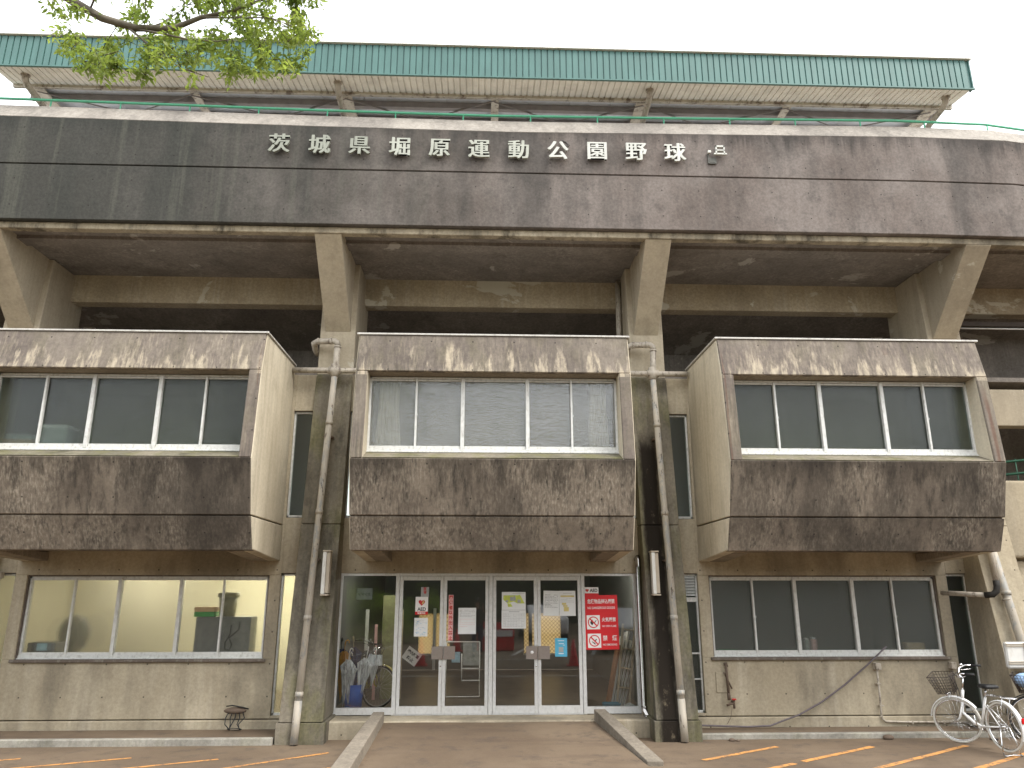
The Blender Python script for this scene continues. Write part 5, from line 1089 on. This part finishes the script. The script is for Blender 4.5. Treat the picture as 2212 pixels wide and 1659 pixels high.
poly = [(-3.934, 7.1), (-3.81, 6.717), (-3.734, 6.483), (-3.734, 6.367), (-3.493, 6.167), (-3.388, 5.967), (-3.147, 5.892), (-2.778, 5.936), (-2.436, 5.923), (-2.057, 5.934), (-1.951, 6.02), (-1.64, 5.95), (-1.59, 6.1), (-1.46, 6.321), (-1.43, 6.8), (-1.5, 7.2)]
def inside(x, z):
    c = False
    for i in range(len(poly)):
        x1, z1 = poly[i]; x2, z2 = poly[i-1]
        if (z1 > z) != (z2 > z) and x < (x2-x1)*(z-z1)/(z2-z1)+x1: c = not c
    return c
allp = [Vector(p) for L_ in (limbA[3:], limbB, limbC, limbD, limbE, limbF, limbG) for p in L_]
dens = []
def sub(L_):
    out = []
    for a, b in zip(L_, L_[1:]):
        for q in range(4): out.append(Vector(a).lerp(Vector(b), q/4))
    return out
nodes = sum([sub(L_) for L_ in (limbA[3:], limbB, limbC, limbD, limbE, limbF, limbG)], [])
LP = []; tw = MB(); made = 0; tries = 0
while made < 330 and tries < 9000:
    tries += 1; x = rs.uniform(-3.95, -1.40); z = rs.uniform(5.88, 7.25)
    if not inside(x, z): continue
    # thin out the airy upper left, keep the lower and right masses full
    airy = (x < -2.9 and 6.30 < z < 6.75) or (-2.6 < x < -2.2 and 6.32 < z < 6.50) or (-3.3 < x < -2.6 and 6.52 < z < 6.9)
    if airy and rs.rand() < .72: continue
    sp = .38*(1-abs((z-6.2)/1.6)); y = 5.4+rs.uniform(-.2, .75); tip = Vector((x+(y-5.4)*x/5.4, y, z+(y-5.4)*(z-1.88)/5.4)); base = min(nodes, key=lambda q: (q-tip).length+rs.rand()*.15)
    d = (tip-base).length
    if d > .75: continue
    midp = base.lerp(tip, .5)+Vector((rs.randn()*.03, rs.randn()*.03, .05+rs.rand()*.04)); tw.tube([base, midp, tip], [.0045, .003, .0012], 4, caps=False); made += 1; nodes.append(midp); nodes.append(tip)
    nl = int(26+d*30)
    for q in range(nl): t_ = .25+.8*(q+rs.rand())/nl; p = (base*(1-t_)**2+midp*2*t_*(1-t_)+tip*t_*t_) if t_ <= 1 else tip; LP.append(tuple(p+Vector((rs.randn()*.028, rs.randn()*.028, rs.randn()*.022-.01))))
tw.build('twigs', M['darkbark'], tree, M=TI)
leaves('leaves', LP, .060, M['leaf'], tree, .55, I=TO)
# the rest of the crown, out of the frame above and to the left
up_ = []
for q in range(26): c = np.array([rs.uniform(-8.2, -4.6), rs.uniform(1.5, 5.5), rs.uniform(7.4, 10)]); up_.append(c+rs.randn(240, 3)*.42)
P_ = np.concatenate(up_); P_ = P_[(P_[:, 1] < 5.6) & (P_[:, 2] > 6.9)]
leaves('crown', P_, .085, M['leaf'], tree, .4, I=TO)

ov = []
m = MB()
for q in range(15):
    c = np.array([rs.uniform(-4.5, 4.2), rs.uniform(-5, 2.2), rs.uniform(7.0, 9.3)]); m.tube([(-5.45, 3.3, 6.6), tuple(c*.5+np.array([-2.7, 1.6, 3.9])), tuple(c)], [.05, .03, .012], 6, caps=False)
    ov.append(c+rs.randn(330, 3)*np.array([.65, .65, .3]))
m.build('overhead_limbs', M['bark'], tree, M=TI); leaves('overhead_leaves', np.concatenate(ov), .085, M['leaf'], tree, .4, I=TO)

# ------------------------------------------------------------------ the car park behind the camera, seen in the glass
def bgtree(x, y, h, r_, lab, seed):
    t = thing('tree', lab, 'tree', (x, y, GZ), 0, 'trees behind the car park'); q = np.random.RandomState(seed)
    m = MB(); m.tube([(0, 0, -.1), (.1, 0, h*.25), (-.05, .1, h*.5), (.1, .1, h*.85)], [.26, .2, .14, .04], 10)
    for k in range(5): a = q.rand()*6.28; m.tube([(0, 0, h*(.3+.08*k)), (cos(a)*r_*.4, sin(a)*r_*.4, h*(.45+.08*k)), (cos(a)*r_*.75, sin(a)*r_*.75, h*(.55+.08*k))], [.09, .06, .02], 6)
    m.build('trunk', M['darkbark'], t); P = []
    for k in range(60): a = q.rand()*6.28; rr = r_*q.rand()**.5; zz = h*(.28+.72*q.rand()); rr *= max(.25, 1-((zz/h-.55)/.55)**2); P.append(np.array([cos(a)*rr, sin(a)*rr, zz])+q.randn(90, 3)*np.array([.5, .5, .35]))
    leaves('crown', np.concatenate(P), .26, M['leaf_dark'], t, .3)
for i, (x, y, h, r_) in enumerate(((-11, -15, 9, 3.6), (-5.5, -17, 10, 4), (0.5, -16, 9.5, 3.8), (6, -17.5, 10.5, 4.2), (12, -15.5, 9, 3.8), (-17, -16, 10, 4.2), (18, -17, 10, 4.2))):
    bgtree(x, y, h, r_, ['dark tree across the car park, third from its left end', 'dark tree across the car park, left of the middle one', 'dark tree standing in the middle of the row across the car park', 'dark tree across the car park, right of the middle one', 'dark tree across the car park, third from its right end', 'dark tree at the left end of the row across the car park', 'dark tree at the right end of the row across the car park'][i], 40+i)
P = []
for q in range(210): x = rs.uniform(-10, -1.4); P.append(np.array([x, -7.2+rs.uniform(-.6, .6), rs.uniform(-.2, 1.75+.3*math.sin(x*2.1))])+rs.randn(110, 3)*.15)
tag(leaves('hedge', np.concatenate(P), .07, M['leaf_hedge'], None, .2), 'clipped green hedge along the left of the car park', 'hedge')
m = MB(); m.box(-60, 60, -24, -23.6, GZ, 7); 
tag(m.build('far_treeline', plain('dark_wood_mass', (.02, .03, .012), .95, 0, .4, .8)), 'dark wood beyond the car park', 'wood')
def cone(x, y, lab):
    t = thing('traffic_cone', lab, 'traffic cone', (x, y, GZ), 0, 'traffic cones in the car park'); m = MB(); m.lathe((0, 0, 0), [(.14, .03), (.03, .72), (.02, .72), (.0, .72)], 18); m.build('cone_body', M['sign_red'], t); m = MB(); m.box(-.19, .19, -.19, .19, 0, .03); m.build('base', M['sign_red'], t, .01)
cone(2.6, 2.4, 'red traffic cone in the car park, on the right'); cone(-1.75, 2.2, 'red traffic cone in the car park, on the left'); cone(-.9, -2.8, 'red traffic cone in the car park beside the barrier')
t = thing('barrier', 'red and white plastic barrier standing in the car park', 'barrier', (.45, -3, GZ)); m = MB(); m.prism([(-.28, 0), (-.14, .95), (.14, .95), (.28, 0)], -.65, .65); m.build('barrier_body', M['sign_red'], t, .03); m = MB(); m.prism([(-.235, .5), (-.20, .72), (.20, .72), (.235, .5)], -.6, .6); m.build('white_band', M['sign_white'], t)
def car(x, y, rz, mat, lab):
    t = thing('parked_car', lab, 'car', (x, y, GZ), rz, 'cars in the car park')
    prof = [(-1.9, .28), (-1.95, .55), (-1.9, .82), (-1.15, .95), (-.55, 1.42), (.95, 1.46), (1.65, 1.0), (1.9, .92), (1.95, .5), (1.88, .28)]
    def lp(p, x0, x1): m = MB(); m.prism(p, x0, x1); return m
    lp(prof, -.82, .82).build('body', mat, t, .07)
    gm = M['print_black']; 
    for s_ in (-1, 1): lp([(-1.0, .97), (-.5, 1.36), (.9, 1.40), (1.45, 1.0)], *sorted((s_*.80, s_*.832))).build('side_window', gm, t)
    m = MB(); m.add([(-.7, -1.13, .99), (.7, -1.13, .99), (.62, -.6, 1.41), (-.62, -.6, 1.41)], [(0, 1, 2, 3)]); m.build('windscreen', gm, t, M=Matrix.Translation((0, -.02, .02)))
    for s_ in (-1, 1):
        for yy in (-1.25, 1.25): m = MB(); m.bar((s_*.66, yy, .31), (s_*.86, yy, .31), .31, 22); w_ = m.build('wheel', M['tyre'], t, .03); m = MB(); m.bar((s_*.85, yy, .31), (s_*.87, yy, .31), .18, 16); m.build('rim', M['steelplate'], w_)
        m = MB(); m.ball((s_*.58, -1.90, .66), .16, .06, .08); m.build('headlight', M['sign_white'], t)
car(5.2, -3.2, .2, plain('silver_car_paint', (.45, .46, .48), .25, .5, .02), 'silver car parked at the right of the car park')
car(2.6, -9.5, -.1, plain('white_car_paint', (.75, .75, .75), .25, 0, .02), 'white car parked far back in the car park')

# ------------------------------------------------------------------ the photographer, mirrored faintly in the second door leaf
pr = thing('person', 'person in dark clothes holding a phone up with both hands, mirrored in the doors', 'person', (-.18, -.55, GZ))
def skinned(name, verts, edges, rad, mat, parent, sub=2):
    me = bpy.data.meshes.new(name); me.from_pydata(verts, edges, []); o = bpy.data.objects.new(name, me); col.objects.link(o); o.parent = parent; me.materials.append(mat)
    sk = o.modifiers.new('skin', 'SKIN'); sk.use_smooth_shade = True
    for v, r_ in zip(me.skin_vertices[0].data, rad): v.radius = r_ if isinstance(r_, tuple) else (r_, r_)
    me.skin_vertices[0].data[0].use_root = True
    s_ = o.modifiers.new('sub', 'SUBSURF'); s_.levels = s_.render_levels = sub; return o
skin_m = plain('skin', (.50, .30, .21), .5, 0, .05); dark_cloth = plain('black_cloth', (.018, .018, .022), .85); jeans = plain('dark_blue_trousers', (.03, .045, .11), .85); hair_m = plain('black_hair', (.012, .010, .009), .5)
hx = .18
V = [(0, 0, .98), (0, 0, 1.15), (0, .01, 1.38), (0, .01, 1.50), (0, .03, 1.58), (0, .05, 1.70), (.10, 0, .93), (.11, .02, .52), (.12, -.02, .09), (.12, .13, .04), (-.10, 0, .93), (-.11, .02, .52), (-.12, -.02, .09), (-.12, .13, .04),
     (.19, .0, 1.43), (.27, .10, 1.18), (.20, .34, 1.44), (.17, .40, 1.56), (-.19, .0, 1.43), (-.24, .10, 1.18), (-.05, .34, 1.44), (.06, .40, 1.56)]
E_ = [(0, 1), (1, 2), (2, 3), (3, 4), (4, 5), (0, 6), (6, 7), (7, 8), (8, 9), (0, 10), (10, 11), (11, 12), (12, 13), (2, 14), (14, 15), (15, 16), (16, 17), (2, 18), (18, 19), (19, 20), (20, 21)]
Rr = [(.15, .11), (.14, .10), (.17, .11), .06, .055, (.08, .10), .09, .06, .045, .04, .09, .06, .045, .04, .065, .048, .03, .03, .065, .048, .03, .03]
skinned('body', V, E_, Rr, skin_m, pr)
m = MB(); m.prism([(-.13, .95), (-.15, 1.2), (-.13, 1.5), (.11, 1.5), (.15, 1.25), (.13, .95)], -.20, .20); o = m.build('shirt', dark_cloth, pr, .05, 3)
skinned('sleeves', [(0, .01, 1.42), (.19, 0, 1.43), (.27, .10, 1.18), (.21, .31, 1.40), (-.19, 0, 1.43), (-.24, .10, 1.18), (-.07, .31, 1.40)], [(0, 1), (1, 2), (2, 3), (0, 4), (4, 5), (5, 6)], [.08, .085, .062, .045, .085, .062, .045], dark_cloth, pr)
skinned('trousers', [(0, 0, .97), (.10, 0, .92), (.11, .02, .52), (.12, -.02, .12), (-.10, 0, .92), (-.11, .02, .52), (-.12, -.02, .12)], [(0, 1), (1, 2), (2, 3), (0, 4), (4, 5), (5, 6)], [(.17, .13), .115, .08, .065, .115, .08, .065], jeans, pr)
m = MB(); m.ball((0, .035, 1.745), .088, .105, .10, 16, 12); m.build('hair', hair_m, pr)
m = MB(); m.ball((0, .148, 1.68), .013, .02, .022); m.ball((-.09, .05, 1.68), .012, .02, .03); m.ball((.09, .05, 1.68), .012, .02, .03); m.build('nose_and_ears', skin_m, pr)
m = MB(); m.ball((-.03, .142, 1.70), .012, .006, .007); m.ball((.03, .142, 1.70), .012, .006, .007); m.box(-.022, .022, .143, .147, 1.635, 1.641); m.build('eyes_and_mouth', hair_m, pr)
for s_, bx in ((1, .17), (-1, .055)):
    for k in range(5): skinned('finger', [(bx, .40, 1.56+.018*k), (bx+s_*.02, .43, 1.585+.018*k), (bx+s_*.012, .465, 1.59+.018*k)], [(0, 1), (1, 2)], [.011, .009, .008], skin_m, pr, 1)
for sx in (-.12, .12): m = MB(); m.ball((sx, .06, .045), .05, .14, .05); m.build('shoe', M['print_black'], pr)
ph = thing('phone', 'smartphone held up by the person', 'phone', (-.0, -.085, EYE-.01)); m = MB(); m.box(-.075, .075, -.004, .004, -.036, .036); m.build('phone_body', M['print_black'], ph, .003)
m = MB(); m.ball((0, 0, 0), .006, .002, .006); m.build('lens', M['chrome'], ph, M=Matrix.Translation((.05, .005, .02)))
